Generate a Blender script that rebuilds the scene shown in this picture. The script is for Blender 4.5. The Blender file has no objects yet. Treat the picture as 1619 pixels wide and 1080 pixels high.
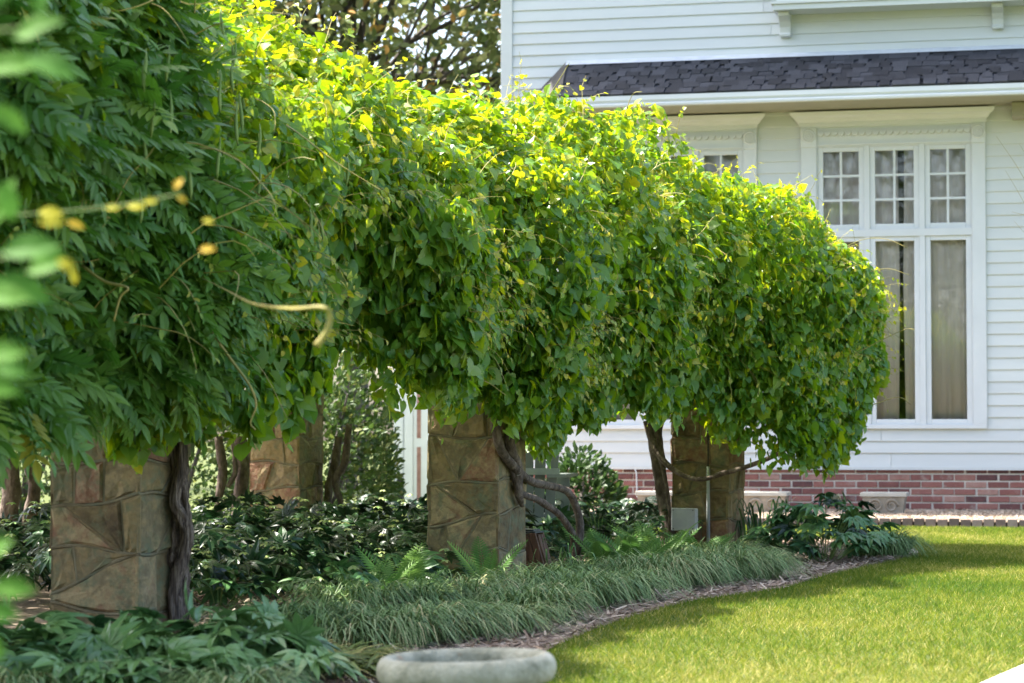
import bpy, math, random
import numpy as np
from mathutils import Vector, Matrix, noise as mnoise
random.seed(7); rng = np.random.default_rng(7)
R = math.radians
scene = bpy.context.scene
COL = scene.collection

# ------------------------------------------------------------------ camera, sky, sun, exposure
F = 3822.0; CX, CY, HORIZON = 809.5, 540.0, 695.0; EYE = 0.785
TILT = math.atan((HORIZON - CY) / F)
cam_d = bpy.data.cameras.new('camera'); cam = bpy.data.objects.new('camera', cam_d); COL.objects.link(cam)
cam_d.sensor_width = 36.0; cam_d.lens = F / 1619 * 36; cam_d.clip_end = 2000; cam_d.clip_start = .1
cam.location = (0, 0, EYE); cam.rotation_euler = (R(90) + TILT, 0, 0)
cam_d.dof.use_dof = True; cam_d.dof.focus_distance = 12.6; cam_d.dof.aperture_fstop = 4.8
scene.camera = cam
SUN_EL = R(58.5); SUN_DIR = Vector((-.92, .39, 0)).normalized()          # horizontal direction towards the sun
sun_vec = SUN_DIR * math.cos(SUN_EL) + Vector((0, 0, math.sin(SUN_EL)))
world = bpy.data.worlds.new('World'); scene.world = world; world.use_nodes = True
wn = world.node_tree.nodes; wl = world.node_tree.links
sky = wn.new('ShaderNodeTexSky'); sky.sky_type = 'NISHITA'; sky.sun_disc = False
sky.sun_elevation = SUN_EL; sky.sun_rotation = math.atan2(SUN_DIR.x, SUN_DIR.y)
sky.dust_density = 4.0; sky.air_density = 1.0
wl.new(sky.outputs[0], wn['Background'].inputs[0]); wn['Background'].inputs[1].default_value = 0.15
sl = bpy.data.lights.new('sun', 'SUN'); sl.energy = 4.5; sl.angle = R(.6); sl.color = (1, .95, .86)
so = bpy.data.objects.new('sun', sl); COL.objects.link(so); so.rotation_euler = sun_vec.to_track_quat('Z', 'Y').to_euler()
so.location = (-20, 10, 30)
scene.view_settings.view_transform = 'Standard'; scene.view_settings.look = 'None'
scene.view_settings.gamma = 1; scene.view_settings.exposure = 2.1
scene.render.engine = 'CYCLES'; scene.cycles.max_bounces = 8; scene.cycles.transparent_max_bounces = 12
scene.render.resolution_x = 1024; scene.render.resolution_y = 683

# ------------------------------------------------------------------ pixel helpers
def ray(px, py):
    u = (px - CX) / F; v = (CY - py) / F
    return Vector((u, math.cos(TILT) - math.sin(TILT) * v, math.sin(TILT) + math.cos(TILT) * v))
def at(px, py, Y):
    d = ray(px, py); k = Y / d.y
    return Vector((d.x * k, Y, EYE + d.z * k))
def ground(px, py, z=0.0):
    d = ray(px, py); k = (z - EYE) / d.z
    return Vector((d.x * k, d.y * k, z))

# ------------------------------------------------------------------ object helpers
def tag(o, label=None, cat=None, group=None, kind=None):
    if label: o['label'] = label
    if cat: o['category'] = cat
    if group: o['group'] = group
    if kind: o['kind'] = kind
    return o
def wloc(o):
    l = Vector((0, 0, 0))
    while o is not None: l = l + o.location; o = o.parent
    return l
def empty(name, loc, label, cat, group=None):
    o = bpy.data.objects.new(name, None); COL.objects.link(o); o.location = loc; o.empty_display_size = .1
    return tag(o, label, cat, group)
def link(name, me, mat=None, parent=None, loc=(0, 0, 0), rot=None, scale=None):
    """loc in world; parents carry only translations"""
    o = bpy.data.objects.new(name, me); COL.objects.link(o)
    if mat and me is not None and not me.materials: me.materials.append(mat)
    o.parent = parent
    o.location = Vector(loc) - (wloc(parent) if parent else Vector((0, 0, 0)))
    if rot is not None: o.rotation_euler = rot
    if scale is not None: o.scale = scale
    return o
def mesh_np(name, V, Fc, attrs=None, smooth=False):
    """V (n,3), Fc (m,k) constant-size faces"""
    V = np.asarray(V, np.float32); Fc = np.asarray(Fc, np.int32); k = Fc.shape[1]
    me = bpy.data.meshes.new(name)
    me.vertices.add(len(V)); me.vertices.foreach_set('co', V.ravel())
    me.loops.add(Fc.size); me.loops.foreach_set('vertex_index', Fc.ravel())
    me.polygons.add(len(Fc)); me.polygons.foreach_set('loop_start', np.arange(0, Fc.size, k, dtype=np.int32))
    me.polygons.foreach_set('use_smooth', np.full(len(Fc), smooth))
    for n, a in (attrs or {}).items():
        at_ = me.attributes.new(n, 'FLOAT', 'POINT'); at_.data.foreach_set('value', np.asarray(a, np.float32))
    me.update(calc_edges=True); return me
class MB:
    def __init__(s): s.v = []; s.f = []
    def add(s, vs, fs):
        b = len(s.v); s.v += [tuple(v) for v in vs]; s.f += [tuple(b + i for i in f) for f in fs]; return s
    def box(s, x0, x1, y0, y1, z0, z1, T=None):
        vs = [(x, y, z) for z in (z0, z1) for y in (y0, y1) for x in (x0, x1)]
        if T: vs = [T(*v) for v in vs]
        return s.add(vs, [(0, 2, 3, 1), (4, 5, 7, 6), (0, 1, 5, 4), (2, 6, 7, 3), (0, 4, 6, 2), (1, 3, 7, 5)])
    def prism(s, prof, u0, u1, T):
        """prof: list of (off,z); extruded along u"""
        n = len(prof); vs = [T(u0, o, z) for o, z in prof] + [T(u1, o, z) for o, z in prof]
        return s.add(vs, [tuple(range(n))[::-1], tuple(range(n, 2 * n))] + [(i, (i + 1) % n, n + (i + 1) % n, n + i) for i in range(n)])
    def tube(s, pts, rad, n=8, lobes=0, amp=0., twist=0., cap=True, wob=0.):
        pts = [Vector(p) for p in pts]; m = len(pts)
        if not hasattr(rad, '__len__'): rad = [rad] * m
        up = Vector((0, 0, 1)); t0 = (pts[1] - pts[0]).normalized()
        x = t0.orthogonal().normalized(); rings = []
        for i, p in enumerate(pts):
            t = (pts[min(i + 1, m - 1)] - pts[max(i - 1, 0)]).normalized()
            x = (x - t * x.dot(t)).normalized(); y = t.cross(x)
            ring = []
            for k in range(n):
                a = 2 * math.pi * k / n
                r = rad[i] * (1 + amp * math.cos(lobes * a + twist * i) + (wob * mnoise.noise(Vector((math.cos(a) * 1.3, math.sin(a) * 1.3, i * .35 + p.x * 3))) if wob else 0))
                ring.append(p + x * (r * math.cos(a)) + y * (r * math.sin(a)))
            rings.append(ring)
        vs = [v for r in rings for v in r]
        fs = [(i * n + k, i * n + (k + 1) % n, (i + 1) * n + (k + 1) % n, (i + 1) * n + k) for i in range(m - 1) for k in range(n)]
        if cap: fs += [tuple(range(n))[::-1], tuple(range((m - 1) * n, m * n))]
        return s.add(vs, fs)
    def lathe(s, prof, n=48, c=(0, 0, 0)):
        m = len(prof)
        vs = [(c[0] + r * math.cos(2 * math.pi * k / n), c[1] + r * math.sin(2 * math.pi * k / n), c[2] + z) for r, z in prof for k in range(n)]
        return s.add(vs, [(i * n + k, i * n + (k + 1) % n, (i + 1) * n + (k + 1) % n, (i + 1) * n + k) for i in range(m - 1) for k in range(n)])
    def build(s, name, mat, parent=None, smooth=False, org=None, bevel=0.):
        org = Vector(org) if org is not None else (wloc(parent) if parent else Vector((0, 0, 0)))
        me = bpy.data.meshes.new(name); me.from_pydata([tuple(Vector(v) - org) for v in s.v], [], s.f)
        if smooth: me.polygons.foreach_set('use_smooth', [True] * len(me.polygons))
        me.update(); o = link(name, me, mat, parent, org)
        if bevel:
            b = o.modifiers.new('bevel', 'BEVEL'); b.width = bevel; b.segments = 2; b.limit_method = 'ANGLE'
        return o
def spline(pts, n=24):
    """Catmull-Rom through points (vectors of any length)"""
    P = np.array(pts, float); P = np.vstack([2 * P[0] - P[1], P, 2 * P[-1] - P[-2]]); out = []
    segs = len(P) - 3
    for i in range(n + 1):
        t = i / n * segs; k = min(int(t), segs - 1); t -= k
        a, b, c, d = P[k:k + 4]
        out.append(.5 * ((2 * b) + (c - a) * t + (2 * a - 5 * b + 4 * c - d) * t * t + (3 * b - a - 3 * c + d) * t ** 3))
    return np.array(out)

# ------------------------------------------------------------------ materials
def newmat(name):
    m = bpy.data.materials.new(name); m.use_nodes = True
    nt = m.node_tree; b = nt.nodes['Principled BSDF']; return m, nt, b, nt.nodes, nt.links
def ramp(nodes, stops):
    r = nodes.new('ShaderNodeValToRGB'); e = r.color_ramp.elements
    while len(e) < len(stops): e.new(.5)
    for el, (p, c) in zip(e, stops): el.position = p; el.color = (*c, 1)
    return r
def surf(name, stops, scale=5, rough=.8, bump=.3, bscale=40, stretch=(1, 1, 1), objrand=0., spec=.3, coords='Object', detail=6, bdist=.01, blotch=None):
    m, nt, b, N, L = newmat(name)
    tc = N.new('ShaderNodeTexCoord'); mp = N.new('ShaderNodeMapping'); mp.inputs['Scale'].default_value = stretch
    oi = N.new('ShaderNodeObjectInfo')
    va = N.new('ShaderNodeVectorMath'); va.operation = 'ADD'
    sc = N.new('ShaderNodeVectorMath'); sc.operation = 'SCALE'; sc.inputs[0].default_value = (17, 31, 23)
    L.new(oi.outputs['Random'], sc.inputs['Scale']); L.new(tc.outputs[coords], va.inputs[0]); L.new(sc.outputs[0], va.inputs[1])
    L.new(va.outputs[0], mp.inputs['Vector'])
    n1 = N.new('ShaderNodeTexNoise'); n1.inputs['Scale'].default_value = scale; n1.inputs['Detail'].default_value = detail; n1.inputs['Roughness'].default_value = .65
    L.new(mp.outputs[0], n1.inputs['Vector'])
    val = n1.outputs['Fac']
    if objrand:
        mx = N.new('ShaderNodeMath'); mx.operation = 'MULTIPLY_ADD'; mx.inputs[1].default_value = 1 - objrand
        mr = N.new('ShaderNodeMath'); mr.operation = 'MULTIPLY'; mr.inputs[1].default_value = objrand
        L.new(oi.outputs['Random'], mr.inputs[0]); L.new(val, mx.inputs[0]); L.new(mr.outputs[0], mx.inputs[2]); val = mx.outputs[0]
    r = ramp(N, stops); L.new(val, r.inputs[0]); out = r.outputs[0]
    if blotch:
        n3 = N.new('ShaderNodeTexNoise'); n3.inputs['Scale'].default_value = blotch[0]; n3.inputs['Detail'].default_value = 8; n3.inputs['Roughness'].default_value = .7
        L.new(va.outputs[0], n3.inputs['Vector'])
        r3 = ramp(N, [(blotch[2], (0, 0, 0)), (blotch[3], (1, 1, 1))]); L.new(n3.outputs['Fac'], r3.inputs[0])
        mix = N.new('ShaderNodeMix'); mix.data_type = 'RGBA'; L.new(r3.outputs[0], mix.inputs['Factor']); L.new(out, mix.inputs['A']); mix.inputs['B'].default_value = (*blotch[1], 1); out = mix.outputs['Result']
    L.new(out, b.inputs['Base Color']); b.inputs['Roughness'].default_value = rough; b.inputs['Specular IOR Level'].default_value = spec
    if bump:
        n2 = N.new('ShaderNodeTexNoise'); n2.inputs['Scale'].default_value = bscale; n2.inputs['Detail'].default_value = 6; L.new(mp.outputs[0], n2.inputs['Vector'])
        bp = N.new('ShaderNodeBump'); bp.inputs['Strength'].default_value = bump; bp.inputs['Distance'].default_value = bdist
        L.new(n2.outputs['Fac'], bp.inputs['Height']); L.new(bp.outputs[0], b.inputs['Normal'])
    return m
def leafmat(name, stops, tstops=None, trans=.4, rough=.42, spec=.35):
    """tint attribute picks the leaf's own colour; light through the blade by a translucent lobe"""
    m, nt, b, N, L = newmat(name)
    a = N.new('ShaderNodeAttribute'); a.attribute_name = 'tint'
    r = ramp(N, stops); L.new(a.outputs['Fac'], r.inputs[0])
    L.new(r.outputs[0], b.inputs['Base Color']); b.inputs['Roughness'].default_value = rough; b.inputs['Specular IOR Level'].default_value = spec
    t = N.new('ShaderNodeBsdfTranslucent')
    if tstops: r2 = ramp(N, tstops); L.new(a.outputs['Fac'], r2.inputs[0]); L.new(r2.outputs[0], t.inputs[0])
    else: L.new(r.outputs[0], t.inputs[0])
    mx = N.new('ShaderNodeMixShader'); mx.inputs[0].default_value = trans
    L.new(b.outputs[0], mx.inputs[1]); L.new(t.outputs[0], mx.inputs[2]); L.new(mx.outputs[0], N['Material Output'].inputs[0])
    return m
M = {}
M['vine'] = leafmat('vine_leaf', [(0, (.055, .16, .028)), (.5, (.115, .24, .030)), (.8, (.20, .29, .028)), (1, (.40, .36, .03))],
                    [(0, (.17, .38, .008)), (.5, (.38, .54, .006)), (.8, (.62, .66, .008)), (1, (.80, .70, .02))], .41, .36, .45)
M['wisteria'] = leafmat('wisteria_leaf', [(0, (.055, .15, .025)), (.6, (.125, .25, .038)), (.9, (.21, .32, .04)), (1, (.35, .35, .05))],
                        [(0, (.06, .18, .02)), (.6, (.11, .27, .02)), (.9, (.25, .40, .02)), (1, (.5, .5, .04))], .34)
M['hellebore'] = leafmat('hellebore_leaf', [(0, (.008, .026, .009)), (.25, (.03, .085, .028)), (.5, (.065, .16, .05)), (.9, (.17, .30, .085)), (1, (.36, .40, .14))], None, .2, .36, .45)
M['liriope'] = leafmat('border_grass', [(0, (.05, .12, .03)), (.5, (.17, .27, .085)), (.85, (.34, .40, .17)), (1, (.55, .48, .24))], None, .2, .5)
M['strappy'] = leafmat('strap_leaf', [(0, (.07, .12, .025)), (.6, (.19, .24, .05)), (1, (.45, .38, .13))], None, .2, .5)
M['fern'] = leafmat('fern_leaf', [(0, (.05, .13, .025)), (.6, (.10, .22, .04)), (1, (.17, .28, .06))], None, .35, .5)
M['lawn'] = leafmat('lawn_grass', [(0, (.035, .085, .012)), (.5, (.10, .15, .018)), (.85, (.21, .215, .035)), (1, (.42, .37, .13))],
                    [(0, (.09, .18, .015)), (.5, (.20, .26, .02)), (.85, (.31, .32, .035)), (1, (.48, .42, .13))], .35, .8, .1)
M['magnolia'] = leafmat('magnolia_leaf', [(0, (.09, .13, .04)), (.5, (.19, .23, .08)), (.78, (.32, .33, .14)), (.84, (.40, .26, .07)), (1, (.5, .27, .06))], None, .4, .4)
M['shrub'] = leafmat('shrub_leaf', [(0, (.035, .075, .02)), (.6, (.08, .14, .025)), (1, (.22, .22, .06))], None, .32, .5)
M['near'] = leafmat('near_leaf', [(0, (.05, .15, .025)), (.6, (.09, .21, .03)), (.85, (.36, .36, .03)), (1, (.5, .34, .04))], None, .35, .6, .1)
M['shoot'] = surf('green_shoot', [(.3, (.20, .20, .04)), (.7, (.36, .28, .09))], 8, .6, 0)
M['pod'] = surf('seed_pod', [(.3, (.12, .20, .05)), (.7, (.20, .27, .08))], 8, .6, 0)
M['bark'] = surf('vine_bark', [(.3, (.04, .03, .024)), (.5, (.12, .09, .07)), (.7, (.26, .21, .17))], 14, .9, 1, 30, (1.6, 1.6, .8), bdist=.015, blotch=(22, (.36, .33, .28), .62, .72))
M['bark_twist'] = surf('shaggy_vine_bark', [(.36, (.035, .026, .02)), (.5, (.15, .11, .085)), (.66, (.34, .27, .21))], 42, .9, 1, 60, (2.2, 2.2, .16), bdist=.03)
M['treebark'] = surf('tree_bark', [(.3, (.05, .045, .04)), (.7, (.15, .13, .11))], 6, .9, .6, 20)
M['stone'] = surf('pillar_stone', [(.18, (.05, .035, .02)), (.32, (.16, .115, .055)), (.44, (.27, .20, .095)), (.54, (.17, .135, .075)), (.62, (.31, .24, .125)), (.72, (.20, .10, .06)), (.84, (.38, .30, .18))], 13, .85, 1, 22, objrand=.5, bdist=.02, blotch=(9, (.13, .15, .085), .50, .66))
M['mortar'] = surf('pillar_mortar', [(.3, (.13, .105, .06)), (.7, (.25, .21, .13))], 10, .9, .6, 40, blotch=(7, (.14, .17, .12), .5, .7))
M['white'] = surf('white_paint', [(.3, (.53, .55, .54)), (.7, (.60, .62, .605))], 1.6, .45, .04, 60, (.4, .4, 3), objrand=.15, blotch=(1.2, (.52, .54, .50), .60, .8))
M['sash'] = surf('sash_paint', [(.3, (.57, .59, .595)), (.7, (.62, .64, .645))], 3, .35, 0)
M['brick'] = surf('house_brick', [(.15, (.07, .042, .043)), (.32, (.17, .07, .06)), (.5, (.25, .105, .085)), (.68, (.29, .14, .11)), (.85, (.38, .25, .20))], 9, .9, .5, 60, objrand=.6, blotch=(7, (.40, .33, .28), .58, .78))
M['brickmortar'] = surf('brick_mortar', [(.3, (.55, .50, .43)), (.7, (.66, .62, .54))], 20, .95, .4, 80)
M['shingle'] = surf('roof_shingle', [(.2, (.020, .021, .025)), (.5, (.034, .036, .043)), (.8, (.060, .063, .074))], 80, .9, .6, 220, objrand=.55)
M['flash'] = surf('metal_flashing', [(.3, (.5, .53, .56)), (.7, (.66, .69, .72))], 6, .4, .1, 20)
M['hipshingle'] = surf('hip_shingle', [(.3, (.05, .048, .045)), (.7, (.10, .095, .09))], 30, .9, .5, 120)
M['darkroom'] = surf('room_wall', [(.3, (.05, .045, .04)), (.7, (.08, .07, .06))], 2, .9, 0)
M['curtain'] = surf('curtain_cloth', [(.3, (.76, .67, .58)), (.7, (.86, .77, .68))], 4, .9, .1, 120, (6, 6, .4))
M['concrete'] = surf('cast_concrete', [(.25, (.17, .145, .11)), (.5, (.27, .24, .19)), (.75, (.36, .33, .28))], 6, .85, .35, 70, blotch=(5, (.22, .19, .13), .6, .8))
M['rimstone'] = surf('pale_concrete', [(.3, (.34, .33, .28)), (.7, (.47, .46, .41))], 8, .85, .3, 70)
M['path'] = surf('path_concrete', [(.3, (.50, .49, .46)), (.7, (.62, .61, .58))], 4, .85, .2, 80)
M['bowl'] = surf('weathered_bowl', [(.3, (.13, .135, .09)), (.5, (.30, .30, .225)), (.7, (.45, .44, .35))], 9, .85, .8, 45, detail=10, bdist=.012, blotch=(13, (.36, .19, .10), .62, .70))
M['chair'] = surf('grey_paint', [(.3, (.17, .20, .20)), (.7, (.27, .30, .29))], 5, .6, .3, 30, (1, 1, .2))
M['rail'] = surf('pale_rail', [(.3, (.30, .34, .34)), (.7, (.42, .45, .45))], 5, .6, .1, 30)
M['plank'] = surf('brown_plank', [(.3, (.055, .028, .016)), (.5, (.11, .058, .032)), (.75, (.19, .11, .065))], 14, .7, .5, 30, (3, 3, .25))
M['capblack'] = surf('black_cap', [(.3, (.015, .017, .02)), (.7, (.05, .055, .06))], 20, .3, .1, 50)
M['pipe'] = surf('grey_conduit', [(.3, (.30, .32, .33)), (.7, (.42, .44, .45))], 5, .5, 0)
M['ubox'] = surf('grey_plastic', [(.3, (.31, .325, .325)), (.7, (.39, .405, .40))], 9, .5, .05, 30)
M['black'] = surf('black_iron', [(.3, (.012, .012, .012)), (.7, (.03, .03, .03))], 9, .5, 0)
M['timber'] = surf('pergola_timber', [(.3, (.06, .045, .035)), (.7, (.15, .115, .085))], 6, .85, .4, 20, (1, 1, 4))
M['flower'] = leafmat('faded_petal', [(0, (.5, .42, .26)), (1, (.72, .66, .48))], None, .3, .7)
M['soffit'] = surf('soffit_shade_tone', [(.3, (.27, .255, .185)), (.7, (.33, .31, .23))], 3, .6, .03, 60)  # soffit and bracket toned down to taupe, the eave's shade put into the colour
M['edging'] = surf('edging_brick', [(.2, (.10, .075, .07)), (.5, (.20, .14, .125)), (.8, (.32, .25, .22))], 9, .95, .5, 60, objrand=.5)
M['roofred'] = surf('shed_roof', [(.3, (.20, .10, .08)), (.7, (.32, .19, .15))], 12, .9, .4, 60)
M['roofgrey'] = surf('house_roof', [(.3, (.03, .03, .036)), (.7, (.06, .06, .07))], 30, .9, .4, 60)
# glass: clear with a fresnel reflection
def glass():
    m, nt, b, N, L = newmat('window_glass')
    t = N.new('ShaderNodeBsdfTransparent'); t.inputs[0].default_value = (.97, .97, .965, 1)
    g = N.new('ShaderNodeBsdfGlossy'); g.inputs['Roughness'].default_value = .02
    f = N.new('ShaderNodeFresnel'); f.inputs[0].default_value = 1.55
    ad = N.new('ShaderNodeMath'); ad.operation = 'MULTIPLY'; ad.inputs[1].default_value = 1.2; ad.use_clamp = True
    L.new(f.outputs[0], ad.inputs[0])
    mx = N.new('ShaderNodeMixShader'); L.new(ad.outputs[0], mx.inputs[0]); L.new(t.outputs[0], mx.inputs[1]); L.new(g.outputs[0], mx.inputs[2])
    L.new(mx.outputs[0], N['Material Output'].inputs[0]); return m
M['glass'] = glass()
M['soil_lawn'] = surf('lawn_soil', [(.3, (.05, .07, .014)), (.6, (.085, .105, .02)), (.8, (.15, .135, .045))], 9, .95, .6, 60)
M['mulch'] = surf('bark_mulch', [(.3, (.09, .062, .045)), (.5, (.21, .15, .11)), (.72, (.38, .30, .23))], 38, .95, 1, 60, (1, 1, 1), bdist=.02)
M['straw'] = surf('pale_mulch', [(.3, (.17, .125, .09)), (.5, (.34, .26, .20)), (.72, (.50, .41, .32))], 34, .95, 1, 60, bdist=.02)
M['chip'] = leafmat('mulch_chip', [(0, (.10, .07, .05)), (.5, (.29, .215, .16)), (1, (.56, .47, .37))], None, .05, .9, .2)

# ------------------------------------------------------------------ leaf clouds
def tmpl(outline, mid, fold=.18, droop=.12):
    """fan of triangles about a mid point: outline (x,y) around the blade, y runs from stalk to tip"""
    V = [(mid[0], mid[1], 0)] + [(x, y, fold * abs(x) - droop * y * y) for x, y in outline]
    n = len(outline); return np.array(V, np.float32), np.array([(0, 1 + i, 1 + (i + 1) % n) for i in range(n)], np.int32)
HEART = tmpl([(0, 0), (.2, -.14), (.42, -.06), (.52, .2), (.44, .46), (.24, .72), (0, 1.0), (-.24, .72), (-.44, .46), (-.52, .2), (-.42, -.06), (-.2, -.14)], (0, .36))
_h = [(0, 0), (.12, -.13), (.27, -.17), (.36, -.10), (.47, -.06), (.47, .07), (.56, .16), (.49, .27), (.53, .38), (.41, .46), (.41, .58), (.28, .63), (.25, .76), (.12, .82), (0, 1.0)]
HEARTHI = tmpl(_h + [(-x, y) for x, y in _h[-2:0:-1]], (0, .36))
BLADE6 = tmpl([(0, 0), (.14, .22), (.17, .5), (.1, .78), (0, 1), (-.1, .78), (-.17, .5), (-.14, .22)], (0, .48), .35, .10)
OVAL = tmpl([(0, 0), (.24, .3), (.24, .65), (0, 1), (-.24, .65), (-.24, .3)], (0, .5), .3, .1)
def compound(leaflets=6, L=.72, w=1.0, gap=.0):
    """pinnate leaf of unit length: pairs plus an end leaflet"""
    Vs = []; Fs = []; b = 0; v0, f0 = BLADE6
    def put(base, ang, s, droop):
        nonlocal b
        c, sn = math.cos(ang), math.sin(ang); v = v0.copy() * s; v[:, 0] *= 1.15 * w
        x = v[:, 0] * c + v[:, 1] * sn; y = -v[:, 0] * sn + v[:, 1] * c
        z = v[:, 2] - droop * v[:, 1]
        Vs.append(np.stack([x + base[0], y + base[1], z + base[2]], 1)); Fs.append(f0 + b); b += len(v)
    for i in range(leaflets):
        y = .16 + .70 * i / (leaflets - 1); s = .36 * (1 - .35 * abs(i / (leaflets - 1) - .45))
        for sg in (1, -1): put((0, y, -.25 * y * y), sg * (1.05 - .25 * i / leaflets), s, .25)
    put((0, .92, -.23), 0, .34, .4)
    Vs.append(np.array([(-.008, 0, 0), (.008, 0, 0), (.005, .92, -.22), (-.005, .92, -.22), (0, .5, -.06)], np.float32)); Fs.append(np.array([(0, 1, 4), (4, 2, 3), (0, 4, 3), (1, 2, 4)]) + b)
    return np.vstack(Vs), np.vstack(Fs)
PINNATE = compound()
def palmate(n=6, w=1.05):
    Vs = []; Fs = []; b = 0; v0, f0 = BLADE6
    for i in range(n):
        a = (i - (n - 1) / 2) * (3.7 / n); s = .95 - .10 * abs(i - (n - 1) / 2)
        v = v0.copy() * s; v[:, 0] *= w; v[:, 2] -= .28 * v[:, 1] ** 2
        x = v[:, 0] * math.cos(a) + v[:, 1] * math.sin(a); y = -v[:, 0] * math.sin(a) + v[:, 1] * math.cos(a)
        Vs.append(np.stack([x, y, v[:, 2]], 1)); Fs.append(f0 + b); b += len(v)
    return np.vstack(Vs), np.vstack(Fs)
PALMATE = palmate()
def norm(a): return a / np.maximum(np.linalg.norm(a, axis=1, keepdims=True), 1e-6)
def frames(T, Nn):
    T = norm(T); Nn = Nn - T * np.sum(T * Nn, 1, keepdims=True); Nn = norm(Nn); return T, Nn, np.cross(T, Nn)
def cloud(name, tm, P, T, Nn, S, tint, mat, parent=None, org=None):
    v0, f0 = tm; T, Nn, B = frames(T, Nn); n = len(P); k = len(v0); S = np.asarray(S).reshape(n, 1, 1)
    V = P[:, None, :] + S * (v0[None, :, 0:1] * B[:, None] + v0[None, :, 1:2] * T[:, None] + v0[None, :, 2:3] * Nn[:, None])
    Fc = f0[None] + (np.arange(n) * k)[:, None, None]
    o = np.array(org if org is not None else (wloc(parent) if parent else (0, 0, 0)))
    me = mesh_np(name, (V - o).reshape(-1, 3), Fc.reshape(-1, f0.shape[1]), {'tint': np.repeat(tint, k)})
    return link(name, me, mat, parent, o)
def leafvar(tm, tints, base):
    out = []
    for i, t in enumerate(tints): out.append(mesh_np(f'{base}_{i}', tm[0], tm[1], {'tint': np.full(len(tm[0]), t)}))
    return out
def place_leaf(name, me, mat, parent, p, T, Nn, s):
    T, Nn, B = frames(np.array([T]), np.array([Nn]))
    m = Matrix(((B[0][0], T[0][0], Nn[0][0]), (B[0][1], T[0][1], Nn[0][1]), (B[0][2], T[0][2], Nn[0][2])))
    return link(name, me, mat, parent, p, m.to_euler(), (s, s, s))
def jit(n, s): return rng.normal(0, s, (n, 3))
def nz(P, sc, off=0):
    return np.array([mnoise.noise(Vector((p[0] * sc + off, p[1] * sc - off, p[2] * sc + off * .5))) for p in P])

#BODY
# ------------------------------------------------------------------ the setting: lawn, beds, path
def sheet(name, pts, z, mat, kind='structure', sub=None):
    mb = MB(); mb.add([(x, y, z) for x, y in pts], [tuple(range(len(pts)))]); return tag(mb.build(name, mat), kind=kind)
tag(sheet('lawn', [(-400, -120), (400, -120), (400, 700), (-400, 700)], 0, M['soil_lawn']))
edge_px = [(790, 1075), (872, 1026), (935, 998), (1000, 975), (1100, 950), (1240, 931), (1300, 912), (1420, 886), (1452, 878), (1440, 868), (1380, 859), (1250, 851), (1150, 847)]
EDGE = [ground(*p).xy for p in edge_px]
BED = [(p.x, p.y) for p in EDGE] + [(-1.0, 21.0), (-9, 23), (-9, 4.5), (-.75, 7.3), (-.3, 7.2)]
sheet('garden_bed', BED, .004, M['mulch'])
PATH = [(1.56 + .31 * t / .79, 7.79 + .73 * t / .79) for t in (-3, 9)]
PATHP = [PATH[0], (PATH[0][0] + 1.3, PATH[0][1] - .5), (PATH[1][0] + 1.3, PATH[1][1] - .5), PATH[1]]
mb = MB()
mb.add([(x, y, .03) for x, y in PATHP] + [(x, y, -.02) for x, y in PATHP], [(0, 1, 2, 3), (0, 4, 5, 1), (1, 5, 6, 2), (2, 6, 7, 3), (3, 7, 4, 0)])
tag(mb.build('garden_path', M['path']), kind='structure')
def inpoly(X, Y, poly):
    r = np.zeros(len(X), bool); n = len(poly)
    for i in range(n):
        x0, y0 = poly[i]; x1, y1 = poly[(i + 1) % n]
        c = ((y0 > Y) != (y1 > Y)) & (X < (x1 - x0) * (Y - y0) / (y1 - y0 + 1e-12) + x0); r ^= c
    return r

# ------------------------------------------------------------------ house frame
TH = R(13.2); HU = Vector((math.cos(TH), -math.sin(TH), 0)); HN = Vector((-math.sin(TH), -math.cos(TH), 0))
H0 = at(1400, 808, 23.9); H0.z = 0
def HT(u, off, z): return H0 + HU * u + HN * off + Vector((0, 0, z))
def hp(px, py, off=0.):
    d = ray(px, py); o = Vector((0, 0, EYE)); p0 = HT(0, off, 0)
    k = (p0 - o).dot(HN) / d.dot(HN); p = o + d * k
    return (p - p0).dot(HU), p.z
HROT = (0, 0, -TH)
UL = hp(796, 300)[0]; UR = hp(1619, 300)[0] + 4.0
ZB = hp(1619, 738)[1]; ZBASE = 0.02
house = empty('house', HT(UL, 0, 0), 'white clapboard house with brick base and shingled pent roof behind the vine', 'house')
BW, BH, BD = .2131, .0705, .1
# core walls (with window holes made of separate strips) ---------------------------------
wB = (hp(1268, 400)[0], hp(1559, 400)[0]); DU = hp(1268, 400)[0] - hp(905, 400)[0]; DU = wB[1] - hp(1197, 250)[0]
wins = [(wB[0], wB[1]), (wB[0] - DU, wB[1] - DU)]
ZW0 = hp(1560, 679)[1]; ZW1 = hp(1559, 190)[1]
def holes(u0, u1, z0, z1):
    """intervals of the wall at heights z0..z1 that are not window"""
    segs = [(u0, u1)]
    if z1 > ZW0 + .004 and z0 < ZW1 - .004:
        for a, b in sorted(wins):
            ns = []
            for s, e in segs:
                if b <= s or a >= e: ns.append((s, e)); continue
                if a > s: ns.append((s, a))
                if b < e: ns.append((b, e))
            segs = ns
    return [(s, e) for s, e in segs if e - s > .02]
mb = MB()
for z0, z1 in ((ZB, ZW0 - .003), (ZW0 - .003, ZW1 + .003), (ZW1 + .003, 7.3)):
    for s, e in holes(UL, UR, z0, z1): mb.box(s, e, -.16, -.004, z0, z1, HT)
mb.box(UL, UL + .16, -9, -.16, ZB, 7.3, HT); mb.box(UR - .16, UR, -9, -.16, ZB, 7.3, HT); mb.box(UL, UR, -9.2, -9, ZB, 7.3, HT)
mb.build('wall', M['white'], house)
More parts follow.
